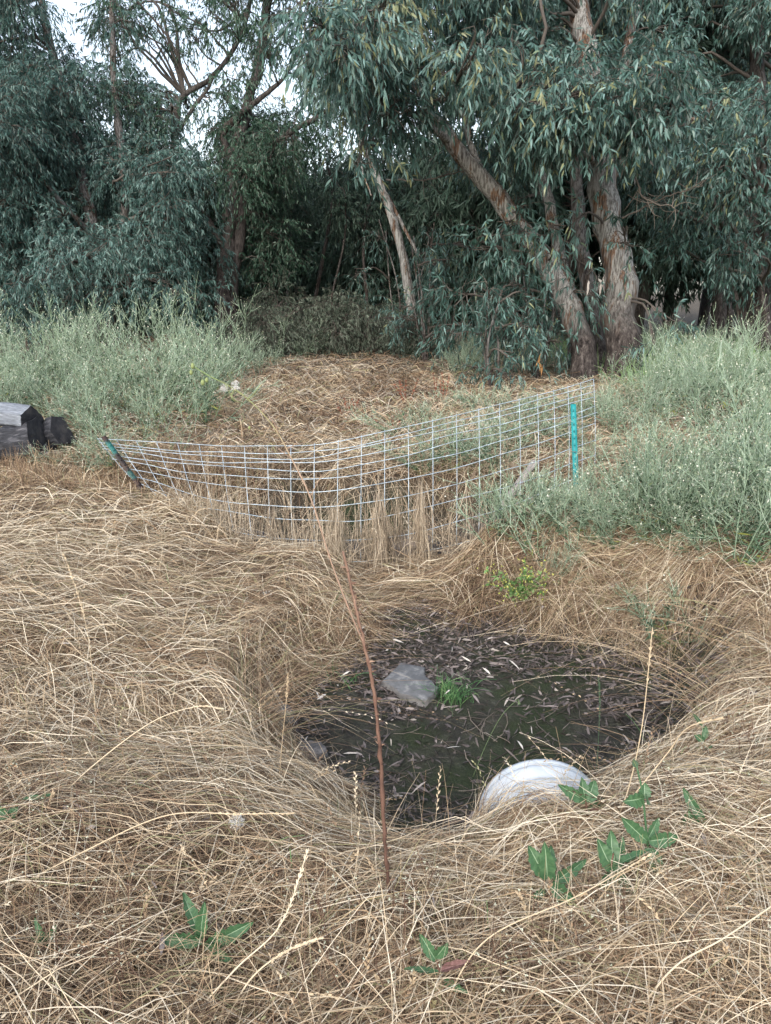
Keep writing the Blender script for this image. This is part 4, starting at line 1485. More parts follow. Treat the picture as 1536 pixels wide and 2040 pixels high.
DL = 15.6
b = GX(450, DL); z = DL * cp + (EYE - b[2]) * sp_
bl = cloud(fill(RG, 30, (390, 600, 230, 540), (14, 17), (34, 60), GAPS), RG)
bl += cloud([(315, 55, 15, 24, 1), (350, 85, 15.4, 22, 1), (255, 55, 15.2, 24, 1), (335, 20, 15, 26, 1), (300, 175, 15.3, 24, 1), (245, 175, 15.5, 24, 1), (215, 190, 15.2, 22, 1), (410, 190, 15, 20, 1)], RG)
bl += cloud(fill(RG, 74, (190, 660, -120, 300), (14, 17), (24, 46), GAPS), RG)
tree('gum_tree', 'tall dark gum tree left of centre with several limbs forking against the sky',
     [([b - np.array([0, 0, .1])] + pp((445, 600, z), (452, 500, z), (462, 400, z), (470, 310, z), (492, 215, z), (520, 100, z), (540, -60, z), (550, -260, z)), .20, .07, .2, .1, 1.1),
      ([b + np.array([.12, -.05, -.1])] + pp((462, 590, z), (478, 480, z), (488, 380, z), (520, 305, z), (575, 265, z), (610, 245, z - .2), (660, 215, z - .3)), .12, .045, .2, .1, 1.1),
      (pp((468, 330, z), (445, 270, z - .1), (470, 235, z - .2), (505, 205, z - .2), (560, 160, z - .2), (600, 95, z - .2)), .08, .03, 0, .3, 1.2),
      (pp((330, 355, z), (345, 300, z), (352, 240, z), (362, 195, z), (420, 155, z), (470, 90, z), (495, 20, z), (505, -80, z)), .065, .035, 0, .8, 1.2),
      (pp((452, 500, z), (400, 420, z), (335, 355, z), (338, 345, z)), .07, .06, 0, .3, 1.2),
      (pp((352, 270, z), (385, 215, z), (415, 175, z), (425, 150, z)), .04, .03, 0, .8, 1.2)],
     bl, M['bark_dark'], M['gum_leaf_green'], 307, None, 100, 17, (.06, .11), (.014, .024), .44)

# right-hand trees
DL = 14.5
b = GX(1515, DL); z = DL * cp + (EYE - b[2]) * sp_
bl = cloud(fill(RG, 46, (1280, 1640, -120, 560), (12.5, 16.5), (45, 80), [(1420, 115, 36, 30), (1400, 70, 12, 20)]), RG)
bl += cloud([(1420, 330, 11.4, 60, 1), (1470, 340, 11.2, 60, 1), (1390, 290, 11.6, 50, .9), (1500, 270, 11.3, 60, 1), (1455, 390, 11.4, 45, .9), (1360, 320, 11.8, 45, .8), (1530, 200, 11.5, 60, 1), (1330, 400, 12.4, 55, .9), (1350, 490, 12.8, 50, .8), (1460, 500, 12.6, 60, .9)], RG)
tree('gum_tree', 'dark shaggy gum tree at the right edge with thin pale stems beside it',
     [([b - np.array([0, 0, .1])] + pp((1512, 560, z), (1508, 440, z), (1512, 330, z), (1516, 200, z), (1505, 60, z), (1500, -120, z)), .22, .10, .15, .1, 1.0),
      (pp((1532, 690, z - .6), (1520, 600, z - .5), (1518, 500, z - .4), (1515, 420, z - .3), (1510, 350, z - .2)), .045, .03, .1, 1, 2),
      (pp((1478, 690, z + .1), (1470, 610, z + .1), (1460, 560, z + .1), (1450, 470, z)), .05, .035, .1, .8, 1.4)],
     bl, M['bark_dark'], M['gum_leaf'], 308, None, 92, 13, (.08, .145), (.018, .031), .46)
DL = 17.5
b = GX(1432, DL); z = DL * cp + (EYE - b[2]) * sp_
tree('gum_tree', 'dark twin-stemmed gum tree behind, between the thick trunk and the right edge',
     [([b - np.array([0, 0, .1])] + pp((1432, 560, z), (1428, 450, z), (1440, 340, z), (1455, 200, z), (1460, 40, z), (1455, -150, z)), .17, .08, .2, .2, 1.0),
      ([b + np.array([.3, 0, -.1])] + pp((1442, 520, z), (1350, 150, z), (1372, 80, z), (1392, -10, z)), .07, .04, .2, .5, 1.4)],
     cloud(fill(RG, 36, (1270, 1560, -120, 520), (16, 20), (45, 75), [(1420, 115, 36, 30), (1400, 70, 12, 20)]), RG), M['bark_dark'], M['wood_leaf'], 309, None, 100, 12, (.10, .16), (.02, .03), .5)

# ------------------------------------------------------------------ the wood behind
def wood_tree(seed, h, spread, trunk_r, bark, n_blob, low=.12):
    rng = np.random.default_rng(seed)
    top = np.array([rng.normal() * .5, rng.normal() * .4, h])
    mid = top * .5 + np.array([rng.normal() * .25, rng.normal() * .2, 0])
    stems = [([np.array([0, 0, -.2]), mid, top], trunk_r, trunk_r * .35, .2, .3, 1.3),
             ([mid * .6, mid + np.array([rng.normal() * .5, rng.normal() * .4, h * .2]), top * .8 + np.array([rng.normal() * .9, rng.normal() * .6, 0])], trunk_r * .6, trunk_r * .2, 0, .5, 1.3)]
    blobs = []
    for _ in range(n_blob):
        q = rng.uniform(low, 1.02)
        a = rng.random() * 6.28
        rr = spread * (.35 + .65 * rng.random()) * (1 - .45 * q)
        blobs.append((np.array([math.cos(a) * rr, math.sin(a) * rr, h * q]) + top * q * .5 * np.array([1, 1, 0]), rng.uniform(.5, .85), .8))
    return stems, blobs


WT = []
for k, (h, sp, r, bark, nb, low) in enumerate([(5.2, 1.9, .10, 'bark_mid', 30, .15), (4.6, 2.1, .08, 'bark_dark', 30, .08), (9.5, 2.6, .16, 'bark_dark', 50, .10)]):
    stems, blobs = wood_tree(600 + k, h, sp, r, M[bark], nb, low)
    o = tree('gum_tree', 'slender gum tree in the shaded wood beyond the clearing', stems, blobs, M[bark], M['wood_leaf'], 620 + k, 'gum trees in the wood behind', 62, 11, (.15, .25), (.028, .044), .5)
    WT.append(o)
spots = []
rngw = np.random.default_rng(23)
for (px, d, k) in [(500, 23, 0), (585, 25, 0), (650, 30, 1), (700, 24, 1), (770, 22, 1), (840, 25, 0), (900, 20, 1), (985, 24, 0), (1050, 21, 0), (1110, 18, 2), (1180, 21, 2), (1260, 19, 2), (1330, 22, 2),
                   (600, 36, 1), (760, 38, 1), (850, 34, 1), (540, 40, 1), (380, 23, 1), (300, 26, 0), (210, 22, 1), (110, 24, 1), (20, 24, 1), (-60, 22, 2), (1400, 26, 2), (1480, 20, 2), (1570, 22, 2), (1650, 20, 2), (1090, 30, 2),
                   (480, 34, 1), (390, 33, 1), (300, 36, 0), (680, 46, 1)]:
    spots.append((px, d, k))
used = set()
for (px, d, k) in spots:
    p = GX(px, d)
    o = WT[k] if k not in used else copy_tree(WT[k])
    used.add(k)
    o.location = Vector([float(c) for c in p])
    o.rotation_euler = (0, 0, rngw.random() * 6.28)
    s = rngw.uniform(.85, 1.15)
    if d > 30:
        s *= 1.15
    o.scale = (s, s, s)

# bare slim stems standing in the gap
for (px, d, top, r, lab) in [(582, 17.6, (580, 500), .045, 'slim pale grey bare stem at the left of the shaded gap'), (608, 18.6, (662, 395), .07, 'dark crooked stem leaning right in the shaded gap'),
                             (646, 17.4, (686, 478), .04, 'thin bent grey stem in the middle of the shaded gap'), (722, 18.0, (724, 505), .06, 'short pale stem at the right of the shaded gap'),
                             (350, 16.0, (330, 500), .05, 'thin dark stem beside the twin trunks left of centre'), (425, 16.8, (418, 520), .05, 'straight dark stem just left of the forking gum tree')]:
    b = GX(px, d); z = d * cp + (EYE - b[2]) * sp_
    t_ = P(top[0], top[1], z)
    r2 = np.random.default_rng(int(px))
    m_ = (b + t_) / 2 + r2.normal(size=3) * .12
    tree('bare_stem', lab, [([b - np.array([0, 0, .1]), m_, t_, t_ + np.array([r2.normal() * .3, r2.normal() * .2, .9])], r * .8, r * .4, .2, .6, 1.4)], [(t_ + np.array([r2.normal() * .2, 0, .7]), .4, .8), (t_ + np.array([r2.normal() * .4, .3, 1.1]), .5, .8)], M['bark_dark'] if px != 582 else M['bark_mid'], M['wood_leaf'], int(px))

# shrubs at the end of the clearing
for k, (px, d, s_, lab) in enumerate([(545, 14.6, 1.2, 'grey-green shrub at the far left corner of the clearing'), (640, 15.6, 1.5, 'round grey shrub in the middle of the far wood edge'), (725, 15.2, 1.2, 'low brownish shrub right of the round grey shrub'),
                                      (490, 14.4, .9, 'low dull shrub next to the forking gum trunk'), (830, 14.8, 1.0, 'low dark shrub at the right end of the far wood edge')]):
    b = GX(px, d)
    r2 = np.random.default_rng(700 + k)
    bls = [(b + np.array([r2.normal() * .45 * s_, r2.normal() * .35 * s_, r2.uniform(.1, .8) * s_]), r2.uniform(.22, .38) * s_, 1.2) for _ in range(12)]
    st = [([b - np.array([0, 0, .05]), b + np.array([r2.normal() * .1, 0, .3 * s_]), q[0]], .018, .006, .1) for q in bls[:4]]
    o = tree('shrub', lab, st, bls, M['bark_dark'], M['shrub_leaf'], 710 + k, None, 150, 12, (.05, .10), (.012, .022), .55)
    o['category'] = 'shrub'

# ------------------------------------------------------------------ small plants in front
def lobed(g, base, tip, width, lobes, seed, up=(0, 0, 1), curl=.2, depth=.4, mat=0, tmul=1.0):
    """A lobed leaf with pale midrib from base to tip."""
    rng = np.random.default_rng(seed)
    base, tip = np.asarray(base, float), np.asarray(tip, float)
    ax = unit(tip - base); L = np.linalg.norm(tip - base)
    up = unit(np.asarray(up, float) - ax * np.dot(up, ax)); sd = np.cross(ax, up)
    n = 22
    t = np.linspace(0, 1, n)
    out = np.sin(np.pi * np.clip(t * .93 + .05, 0, 1) ** .85) ** .8
    ph = rng.random() * 6
    lob = 1 - depth * (.5 + .5 * np.cos(2 * np.pi * lobes * t + ph)) * np.sin(np.pi * t) ** .4
    u = np.array([-1, -.55, -.10, -.03, .03, .10, .55, 1])
    V, tn = [], []
    tw = rng.normal() * .25
    for i in range(n):
        for s in u:
            lb = lob[i] if s < 0 else lob[(i + 1) % n] if i < n - 1 else lob[i]
            w = width / 2 * out[i] * lb * s
            z = abs(s) * width * .16 - curl * L * t[i] ** 2 + (rng.random() - .5) * width * .07 * abs(s) + .03 * width * math.sin(t[i] * 20 + s * 3) * abs(s)
            V.append(base + ax * L * t[i] + sd * (w * math.cos(tw * t[i])) + up * (z + w * math.sin(tw * t[i])))
            tn.append((1.0 if abs(s) < .05 else (.35 + .3 * rng.random())) * tmul)
    m = len(u)
    Q = [(i * m + j, i * m + j + 1, (i + 1) * m + j + 1, (i + 1) * m + j) for i in range(n - 1) for j in range(m - 1)]
    g.add(np.array(V), None, Q, np.array(tn), mat)


def plant(name, label, base, stem_pts, leaf_specs, stem_mat='lettuce', seed=0, r=.004, cat='weed'):
    """stem_pts and leaves are (px, py, zc)."""
    base = np.asarray(base, float)
    o = empty(name, base, label, cat)
    g = Geo()
    rng = np.random.default_rng(seed)
    c = curve([base] + [P(*q) for q in stem_pts], 14)
    tubes(g, rel(c, base)[None], np.linspace(r, r * .6, 14)[None], 7, np.full((1, 14), .5), rng, True, 0, .08)
    link('stem', g.mesh('stem', [M[stem_mat]], True), o)
    for k, (a, b, w, lob, mt, up, curl) in enumerate(leaf_specs):
        g = Geo()
        A, B = P(*a), P(*b)
        lobed(g, rel(A, base), rel(A + (B - A) * 1.15, base), w * .92, lob * 1.4 + 1.5, seed * 31 + k, up, curl * 1.4, .30 if lob > 3 else .2)
        link('leaf', g.mesh('leaf', [M[mt]], True), o)
    return o


UP = (0, 0, 1.0); FW = (0, -1, .35); RT = (.6, -.6, .5); LF = (-.6, -.6, .5)
def near_zc(px, py, lift):
    q = G(px, py, lift)
    return q[1] * cp + (EYE - q[2]) * sp_


z = near_zc(410, 1880, .10)
plant('prickly_lettuce', 'jagged green lettuce weed with wide leaf pair, lowest in the middle left', G(440, 1990), [(430, 1940, z + .05), (415, 1890, z + .01), (402, 1862, z)],
      [((402, 1872, z), (326, 1874, z - .03), .048, 4, 'lettuce', FW, .10), ((408, 1885, z), (490, 1846, z - .02), .046, 4, 'lettuce', FW, .05), ((400, 1868, z), (368, 1790, z + .02), .040, 4, 'lettuce', RT, .0),
       ((400, 1866, z), (402, 1820, z - .03), .034, 3, 'lettuce', FW, .2), ((415, 1880, z), (446, 1912, z - .06), .034, 3, 'lettuce', FW, .15),
       ((425, 1900, z), (392, 1935, z - .03), .035, 3, 'lettuce_red', FW, .3), ((432, 1925, z + .02), (455, 1985, z - .02), .034, 3, 'lettuce_red', FW, .3), ((430, 1925, z + .02), (470, 1965, z + .03), .03, 3, 'lettuce_red', FW, .3)],
      'brown_stem', 1, .005)
z = near_zc(1100, 1760, .14)
plant('prickly_lettuce', 'green leafy weed below the pipe with two tiers of leaves, left of three', G(1082, 1850), [(1080, 1800, z + .03), (1085, 1750, z), (1090, 1710, z)],
      [((1085, 1745, z), (1058, 1695, z), .050, 2, 'lettuce', FW, .1), ((1090, 1750, z), (1090, 1702, z - .04), .05, 2, 'lettuce', FW, .2), ((1095, 1745, z), (1098, 1692, z + .03), .035, 2, 'lettuce', FW, .1),
       ((1100, 1760, z), (1140, 1735, z + .02), .045, 2, 'lettuce', FW, .1), ((1100, 1760, z), (1165, 1720, z + .04), .04, 3, 'lettuce', FW, .1),
       ((1100, 1765, z), (1138, 1790, z - .04), .05, 2, 'lettuce', FW, .1), ((1085, 1775, z), (1063, 1785, z - .03), .03, 2, 'lettuce', FW, .1)], 'brown_stem', 2, .0035)
z = near_zc(1225, 1710, .14)
plant('prickly_lettuce', 'green weed with long upright toothed leaves below and right of the pipe', G(1215, 1800), [(1216, 1760, z + .02), (1218, 1725, z), (1222, 1700, z)],
      [((1220, 1735, z), (1196, 1682, z), .050, 3, 'lettuce', FW, .1), ((1222, 1735, z), (1218, 1665, z + .02), .046, 3, 'lettuce', FW, .05), ((1226, 1735, z), (1240, 1675, z + .04), .042, 3, 'lettuce', RT, .05),
       ((1226, 1725, z), (1288, 1690, z - .02), .038, 4, 'lettuce', UP, .1), ((1222, 1740, z), (1256, 1772, z - .05), .042, 3, 'lettuce', FW, .1), ((1215, 1745, z), (1198, 1762, z - .03), .034, 3, 'lettuce', FW, .1)], 'brown_stem', 3, .0035)
z = near_zc(1165, 1590, .12)
plant('prickly_lettuce', 'bright green lettuce weed in front of the white pipe on a reddish stalk', G(1172, 1720), [(1172, 1670, z + .02), (1170, 1625, z), (1166, 1590, z)],
      [((1166, 1596, z), (1122, 1570, z - .02), .040, 3, 'lettuce', FW, .1), ((1166, 1596, z), (1160, 1556, z), .046, 2, 'lettuce', FW, .1), ((1170, 1598, z), (1184, 1560, z + .02), .050, 2, 'lettuce', FW, .1),
       ((1170, 1612, z), (1212, 1596, z + .04), .035, 3, 'lettuce', FW, .2), ((1172, 1615, z), (1206, 1622, z), .034, 2, 'lettuce_red', FW, .2), ((1172, 1640, z), (1168, 1672, z - .03), .034, 3, 'lettuce_red', FW, .3), ((1174, 1660, z), (1158, 1700, z), .03, 2, 'lettuce_red', FW, .2)],
      'brown_stem', 4, .0038)
z = near_zc(1295, 1650, .18)
plant('prickly_lettuce', 'tall green weed with leaves at three heights, right of the pipe', G(1295, 1740), [(1292, 1700, z + .02), (1286, 1640, z), (1280, 1580, z), (1268, 1525, z)],
      [((1280, 1590, z), (1252, 1598, z - .03), .045, 2, 'lettuce', FW, .15), ((1282, 1590, z), (1286, 1565, z), .04, 2, 'lettuce', FW, .2), ((1286, 1588, z), (1292, 1600, z - .04), .03, 2, 'lettuce', FW, .1),
       ((1288, 1675, z), (1246, 1636, z - .02), .045, 3, 'lettuce', FW, .05), ((1290, 1672, z), (1312, 1635, z + .02), .036, 3, 'lettuce', FW, .1), ((1292, 1675, z), (1348, 1672, z), .048, 3, 'lettuce', FW, .2),
       ((1294, 1690, z), (1316, 1742, z - .03), .045, 3, 'lettuce', FW, .1), ((1268, 1528, z), (1262, 1515, z), .02, 2, 'weed_leaf', FW, .1)], 'lettuce', 5, .0036)
z = near_zc(1380, 1630, .10)
plant('prickly_lettuce', 'green weed with one long strap leaf and a round leaf, farthest right', G(1385, 1680), [(1382, 1650, z), (1378, 1630, z)],
      [((1408, 1650, z), (1366, 1582, z + .03), .042, 5, 'lettuce', LF, .1), ((1374, 1645, z), (1374, 1620, z - .02), .055, 1, 'lettuce', FW, .1), ((1388, 1665, z), (1402, 1675, z), .035, 2, 'lettuce', FW, .1)], 'lettuce', 6, .003)
z = near_zc(880, 1930, .12)
plant('prickly_lettuce', 'dull green weed with one purple leaf at the bottom centre', G(890, 1995), [(885, 1965, z), (876, 1935, z), (868, 1905, z)],
      [((868, 1912, z), (840, 1868, z), .030, 3, 'lettuce', FW, .05), ((870, 1905, z), (888, 1885, z - .02), .032, 3, 'lettuce', FW, .1), ((876, 1935, z), (926, 1914, z - .01), .026, 1, 'lettuce_red', UP, .1),
       ((874, 1940, z), (818, 1926, z - .02), .024, 2, 'lettuce', UP, .1), ((880, 1950, z), (922, 1975, z - .04), .026, 2, 'lettuce', FW, .1)], 'brown_stem', 7, .003)
z = near_zc(90, 1870, .10)
plant('prickly_lettuce', 'small narrow-leaved green weed in the straw near the bottom left corner', G(105, 1930), [(98, 1900, z), (92, 1878, z)],
      [((92, 1882, z), (70, 1838, z), .026, 2, 'lettuce', FW, .1), ((92, 1880, z), (66, 1872, z - .02), .022, 2, 'lettuce', FW, .1), ((94, 1884, z), (108, 1850, z), .024, 2, 'lettuce', FW, .1), ((98, 1890, z), (112, 1900, z - .03), .024, 2, 'lettuce', FW, .1)], 'lettuce', 8, .003)
z = near_zc(20, 1625, .10)
plant('prickly_lettuce', 'dark green weed cut by the left edge of the view', G(25, 1665), [(24, 1640, z), (18, 1622, z)],
      [((18, 1628, z), (-8, 1612, z), .04, 2, 'lettuce', FW, .1), ((20, 1626, z), (32, 1612, z), .035, 2, 'lettuce', FW, .2), ((24, 1632, z), (42, 1646, z - .03), .035, 2, 'lettuce', FW, .1)], 'lettuce', 9, .003)
z = near_zc(85, 1590, .10)
plant('prickly_lettuce', 'flat small green weed just right of the one at the left edge', G(85, 1620), [(84, 1600, z), (80, 1590, z)],
      [((80, 1592, z), (50, 1590, z), .034, 2, 'lettuce', UP, .1), ((80, 1592, z), (104, 1582, z), .034, 2, 'lettuce', UP, .1), ((82, 1596, z), (90, 1606, z - .03), .03, 2, 'weed_leaf', FW, .2)], 'lettuce', 10, .003)
z = near_zc(1398, 1470, .15)
plant('prickly_lettuce', 'thin upright green weed with small cupped leaf, high on the right bank', G(1408, 1530), [(1406, 1500, z), (1402, 1470, z), (1398, 1440, z)],
      [((1402, 1475, z), (1386, 1466, z), .03, 2, 'lettuce', FW, .1), ((1402, 1472, z), (1406, 1450, z), .03, 2, 'lettuce', FW, .1), ((1404, 1490, z), (1418, 1486, z), .02, 2, 'lettuce', FW, .1), ((1398, 1445, z), (1384, 1425, z), .018, 2, 'weed_leaf', FW, .1)], 'weed_stem', 11, .0025)
z = near_zc(1500, 1725, .08)
plant('prickly_lettuce', 'tiny yellow-green weed in the straw near the right edge', G(1502, 1745), [(1502, 1735, z), (1500, 1722, z)],
      [((1500, 1726, z), (1484, 1715, z), .022, 2, 'lettuce', FW, .1), ((1500, 1724, z), (1512, 1712, z), .022, 2, 'lettuce', FW, .1), ((1502, 1730, z), (1524, 1732, z), .022, 2, 'weed_leaf', FW, .1), ((1500, 1728, z), (1496, 1742, z), .02, 2, 'lettuce', FW, .1)], 'lettuce', 12, .0025)

# tall dead stalk in front, with the long arching side stem that still carries green buds
base = G(778, 1850)
zb = base[1] * cp + (EYE - base[2]) * sp_
o = empty('dead_stalk', base, 'tall reddish-brown dead stalk rising from the straw in the foreground centre', 'plant')
rng = np.random.default_rng(31)
g = Geo()
c = curve([base - np.array([0, 0, .03])] + pp((776, 1790, zb), (766, 1660, zb - .02), (757, 1500, zb - .03), (744, 1370, zb - .03), (724, 1275, zb - .04), (704, 1190, zb - .05), (683, 1098, zb - .05)), 60)
c[1:-1] += rng.normal(size=(58, 3)) * .0010
tubes(g, rel(c, base)[None], (np.linspace(.0064, .0030, 60) * (1 + .16 * rng.normal(size=60)))[None], 8, np.clip(np.linspace(.15, .75, 60) + rng.normal(size=60) * .12, 0, 1)[None], rng, True, 0, .15)
for k in range(70):                                       # withered leaf bases along the stalk
    i = int(rng.integers(2, 58))
    d = unit(np.array([rng.normal(), rng.normal() * .6, .8]))
    leaves(g, rel(c[i:i + 1], base), d[None], np.array([rng.uniform(.010, .028)]), np.array([rng.uniform(.003, .007)]), rng, np.array([rng.random()]), .5)
link('stem', g.mesh('dead_stem', [M['brown_stem']], True), o)
g = Geo()
c2 = curve(pp((727, 1285, zb - .04), (700, 1225, zb - .05), (660, 1120, zb - .07), (620, 995, zb - .10), (580, 912, zb - .12), (545, 850, zb - .13), (497, 798, zb - .14), (455, 768, zb - .15), (415, 748, zb - .16), (383, 728, zb - .17)), 60)
tubes(g, rel(c2, base)[None], (np.linspace(.0022, .0012, 60) * (1 + .1 * rng.normal(size=60)))[None], 7, np.clip(np.linspace(.1, 1.1, 60), 0, 1)[None], rng, True, 0, .1)
for (i, dx, dy) in [(36, 25, -45), (40, 30, -30), (31, -20, -40), (44, 18, 30), (47, 20, 36), (26, -30, -25), (20, 26, -50), (28, 24, -14)]:
    p0 = c2[i]
    e = p0 + np.array([dx, 0, -dy]) * .0011
    tubes(g, rel(curve([p0, (p0 + e) / 2 + rng.normal(size=3) * .006, e], 7), base)[None], np.linspace(.0012, .0007, 7)[None], 5, np.full((1, 7), .35 if i < 40 else .9), rng, True)
link('side_stem', g.mesh('side_stem', [M['pale_stem']], True), o)


def bud(g, c, r, tint, stretch=1.5, ax=(0, 0, 1)):
    u = np.linspace(0, np.pi, 8)
    a = np.arange(8) / 8 * 2 * np.pi
    ax = unit(np.array(ax, float)); s1 = unit(np.cross(ax, [.3, 1, .2])); s2 = np.cross(ax, s1)
    V = []
    for q in u:
        for b in a:
            V.append(np.asarray(c) + ax * (-math.cos(q) * r * stretch) + (s1 * math.cos(b) + s2 * math.sin(b)) * math.sin(q) * r * (1.15 - .25 * q / 3.14))
    Q = [(i * 8 + j, i * 8 + (j + 1) % 8, (i + 1) * 8 + (j + 1) % 8, (i + 1) * 8 + j) for i in range(7) for j in range(8)]
    g.add(np.array(V), None, Q, tint)


for (px, py, dz, r) in [(384, 729, -.17, .0048), (381, 742, -.17, .0042), (404, 762, -.16, .0048), (412, 757, -.16, .0042), (497, 852, -.13, .003)]:
    g = Geo(); bud(g, rel(P(px, py, zb + dz), base), r, .9)
    link('bud', g.mesh('bud', [M['pale_stem']], True), o)


def puff(g, c, r, n, rng):
    d = unit(rng.normal(size=(n, 3)))
    L = r * rng.uniform(.7, 1.05, n)
    pts = np.asarray(c) + d[:, None, :] * (L[:, None] * np.linspace(.1, 1, 3))[..., None]
    ribbons(g, pts, np.full(n, r * .045), None, rng.random(n), rng)
    k = d * L[:, None] + np.asarray(c)
    for _ in range(3):
        e = unit(rng.normal(size=(n, 3)) + d * .8)
        ribbons(g, k[:, None, :] + e[:, None, :] * (r * .28 * np.linspace(0, 1, 2))[None, :, None], np.full(n, r * .05), None, rng.random(n), rng)


for (px, py, dz, r) in [(447, 773, -.15, .009), (470, 768, -.15, .011)]:
    g = Geo(); puff(g, rel(P(px, py, zb + dz), base), r, 70, rng)
    link('seed_head', g.mesh('seed_head', [M['fluff']]), o)

# the white clock on a thin stem lower left, and pale withered scraps on the straw
q = P(472, 1637, near_zc(472, 1700, .0) - .03)
b = G(485, 1690)
o = empty('seed_clock', b, 'white fluffy seed clock standing above the straw left of the dead stalk', 'seed head')
g = Geo(); tubes(g, rel(curve([b, (b + q) / 2 + np.array([.01, 0, .01]), q], 8), b)[None], np.full((1, 8), .0013), 5, .3)
link('stem', g.mesh('clock_stem', [M['brown_stem']], True), o)
g = Geo(); puff(g, rel(q, b), .020, 150, rng)
link('seed_head', g.mesh('clock_head', [M['fluff']]), o)

for k, (px, py, n, s_, lab) in enumerate([(630, 1548, 5, .045, 'cluster of curled white withered leaves just left of the dead stalk'), (664, 1553, 3, .04, 'single curled white leaf nearest the dead stalk'), (135, 1522, 4, .04, 'crumpled white leaf caught on a grass stem at left'),
                                          (118, 1552, 3, .035, 'second white scrap just below the crumpled white leaf at left'), (522, 1190, 3, .05, 'white scrap on the straw above left of the mud'), (640, 1388, 3, .032, 'white curled leaves at the left rim of the mud'), (1150, 795 + 260, 0, 0, '')]):
    if not n:
        continue
    p = G(px, py, .07)
    g = Geo()
    r2 = np.random.default_rng(800 + k)
    d = unit(r2.normal(size=(n, 3)) * np.array([1, .7, .5]) + np.array([0, 0, .3]))
    for j in range(n):
        lobed(g, r2.normal(size=3) * .012, d[j] * s_ * r2.uniform(.7, 1.1), s_ * .45, 2, 900 + k * 10 + j, (r2.normal(), -1, .5), .35, .3)
    o = link('withered_leaf', g.mesh('withered_leaf', [M['fluff']], True))
    o.location = Vector([float(v) for v in p])
    tag(o, lab, 'dead leaf')

# long single grass stalks with ears
def stalk(pts, label, r=.0016, ear=.45, tint=.85, green=False, seed=0):
    r2 = np.random.default_rng(seed)
    P3 = np.array([P(*q) for q in pts])
    b = P3[0]
    o = empty('grass_stalk', b, label, 'grass stalk')
    c = rel(curve(P3, 40), b)
    g = Geo()
    r = r * 1.1
    tubes(g, c[None], np.linspace(r, r * .6, 40)[None], 5, tint, r2, True)
    link('stem', g.mesh('grass_stem', [M['straw'] if not green else M['weed_leaf']], True), o)
    if ear:
        g = Geo()
        ks = np.arange(int(40 * (1 - ear)), 39)
        for j, i in enumerate(np.repeat(ks, 2)):
            d = unit(c[i + 1] - c[i])
            sd = unit(np.cross(d, np.array([0, 1., .3]))) * (1 if j % 2 else -1)
            leaves(g, c[i:i + 1], (d + sd * .38)[None], np.array([.0125]), np.array([.0042]), r2, np.array([tint]), .05)
        link('ear', g.mesh('grass_ear', [M['straw'] if not green else M['weed_leaf']]), o)
    return o


def zz(px, py, dz=0.0):
    return near_zc(px, py, .05) + dz


za = zz(110, 1600)
stalk([(100, 1610, za), (180, 1530, za - .02), (300, 1440, za - .05), (390, 1408, za - .08), (445, 1412, za - .1)], 'long pale grass stalk arching from lower left with a braided ear', .0022, .3, .9, False, 1)
za = zz(0, 1790)
stalk([(-20, 1795, za), (160, 1700, za), (330, 1625, za - .03), (480, 1622, za - .05), (590, 1620, za - .05)], 'straight pale stalk running up from the left edge towards the seed clock', .002, .35, .85, False, 2)
za = zz(20, 1740)
stalk([(30, 1745, za), (120, 1720, za), (200, 1718, za), (300, 1775, za - .03)], 'thin arched stalk low at the left edge', .0016, .2, .8, False, 3)
za = zz(360, 2030)
stalk([(350, 2060, za), (470, 1930, za), (560, 1840, za - .02), (615, 1690, za)], 'tall pale stalk slanting right from the bottom edge past the lettuce weed', .002, .4, .95, False, 4)
za = zz(450, 2030)
stalk([(440, 2050, za), (500, 1950, za), (570, 1895, za - .03), (640, 1868, za - .04)], 'braided pale ear bowing right near the bottom edge', .0022, .5, .9, False, 5)
za = zz(195, 1480)
stalk([(195, 1480, za), (180, 1300, za - .1), (160, 1200, za - .13), (125, 1100, za - .15)], 'very thin tall stalk with drooping tip on the left straw', .0015, .45, .85, False, 6)
za = zz(555, 1570)
stalk([(555, 1570, za), (562, 1480, za), (570, 1400, za - .04), (574, 1340, za - .05)], 'fine upright stalk at the left rim of the mud', .0015, .3, .7, False, 7)
za = zz(940, 1545)
stalk([(942, 1548, za), (970, 1480, za - .02), (1000, 1425, za - .05), (1030, 1395, za - .07), (1034, 1400, za - .08)], 'bent pale green stalk standing against the dark mud', .0018, .15, .8, True, 8)
za = zz(1190, 1520)
stalk([(1188, 1540, za), (1192, 1480, za), (1195, 1400, za - .03), (1193, 1350, za - .05)], 'upright green-tipped grass ear beside the mud right of the pipe', .0018, .5, .7, True, 9)
za = zz(1225, 1640)
stalk([(1228, 1640, za), (1255, 1560, za), (1280, 1440, za - .05), (1300, 1250, za - .1)], 'long straight pale stem slanting up right of the pipe', .002, .2, .85, False, 10)
za = zz(1230, 1640)
stalk([(1250, 1600, za), (1330, 1500, za), (1370, 1450, za - .05), (1440, 1430, za - .08)], 'pale forked-looking stem arching to the right bank', .002, .25, .8, False, 11)
za = zz(880, 2030)
stalk([(860, 2060, za), (960, 1880, za), (1150, 1785, za - .02), (1300, 1700, za)], 'thin stalk crossing the straw low right of centre', .0018, .2, .85, False, 12)
za = zz(1250, 2030)
stalk([(1240, 2060, za), (1340, 1930, za), (1440, 1870, za - .02), (1560, 1790, za)], 'stout pale stalk slanting up to the right edge at the bottom', .0024, .0, .9, False, 13)

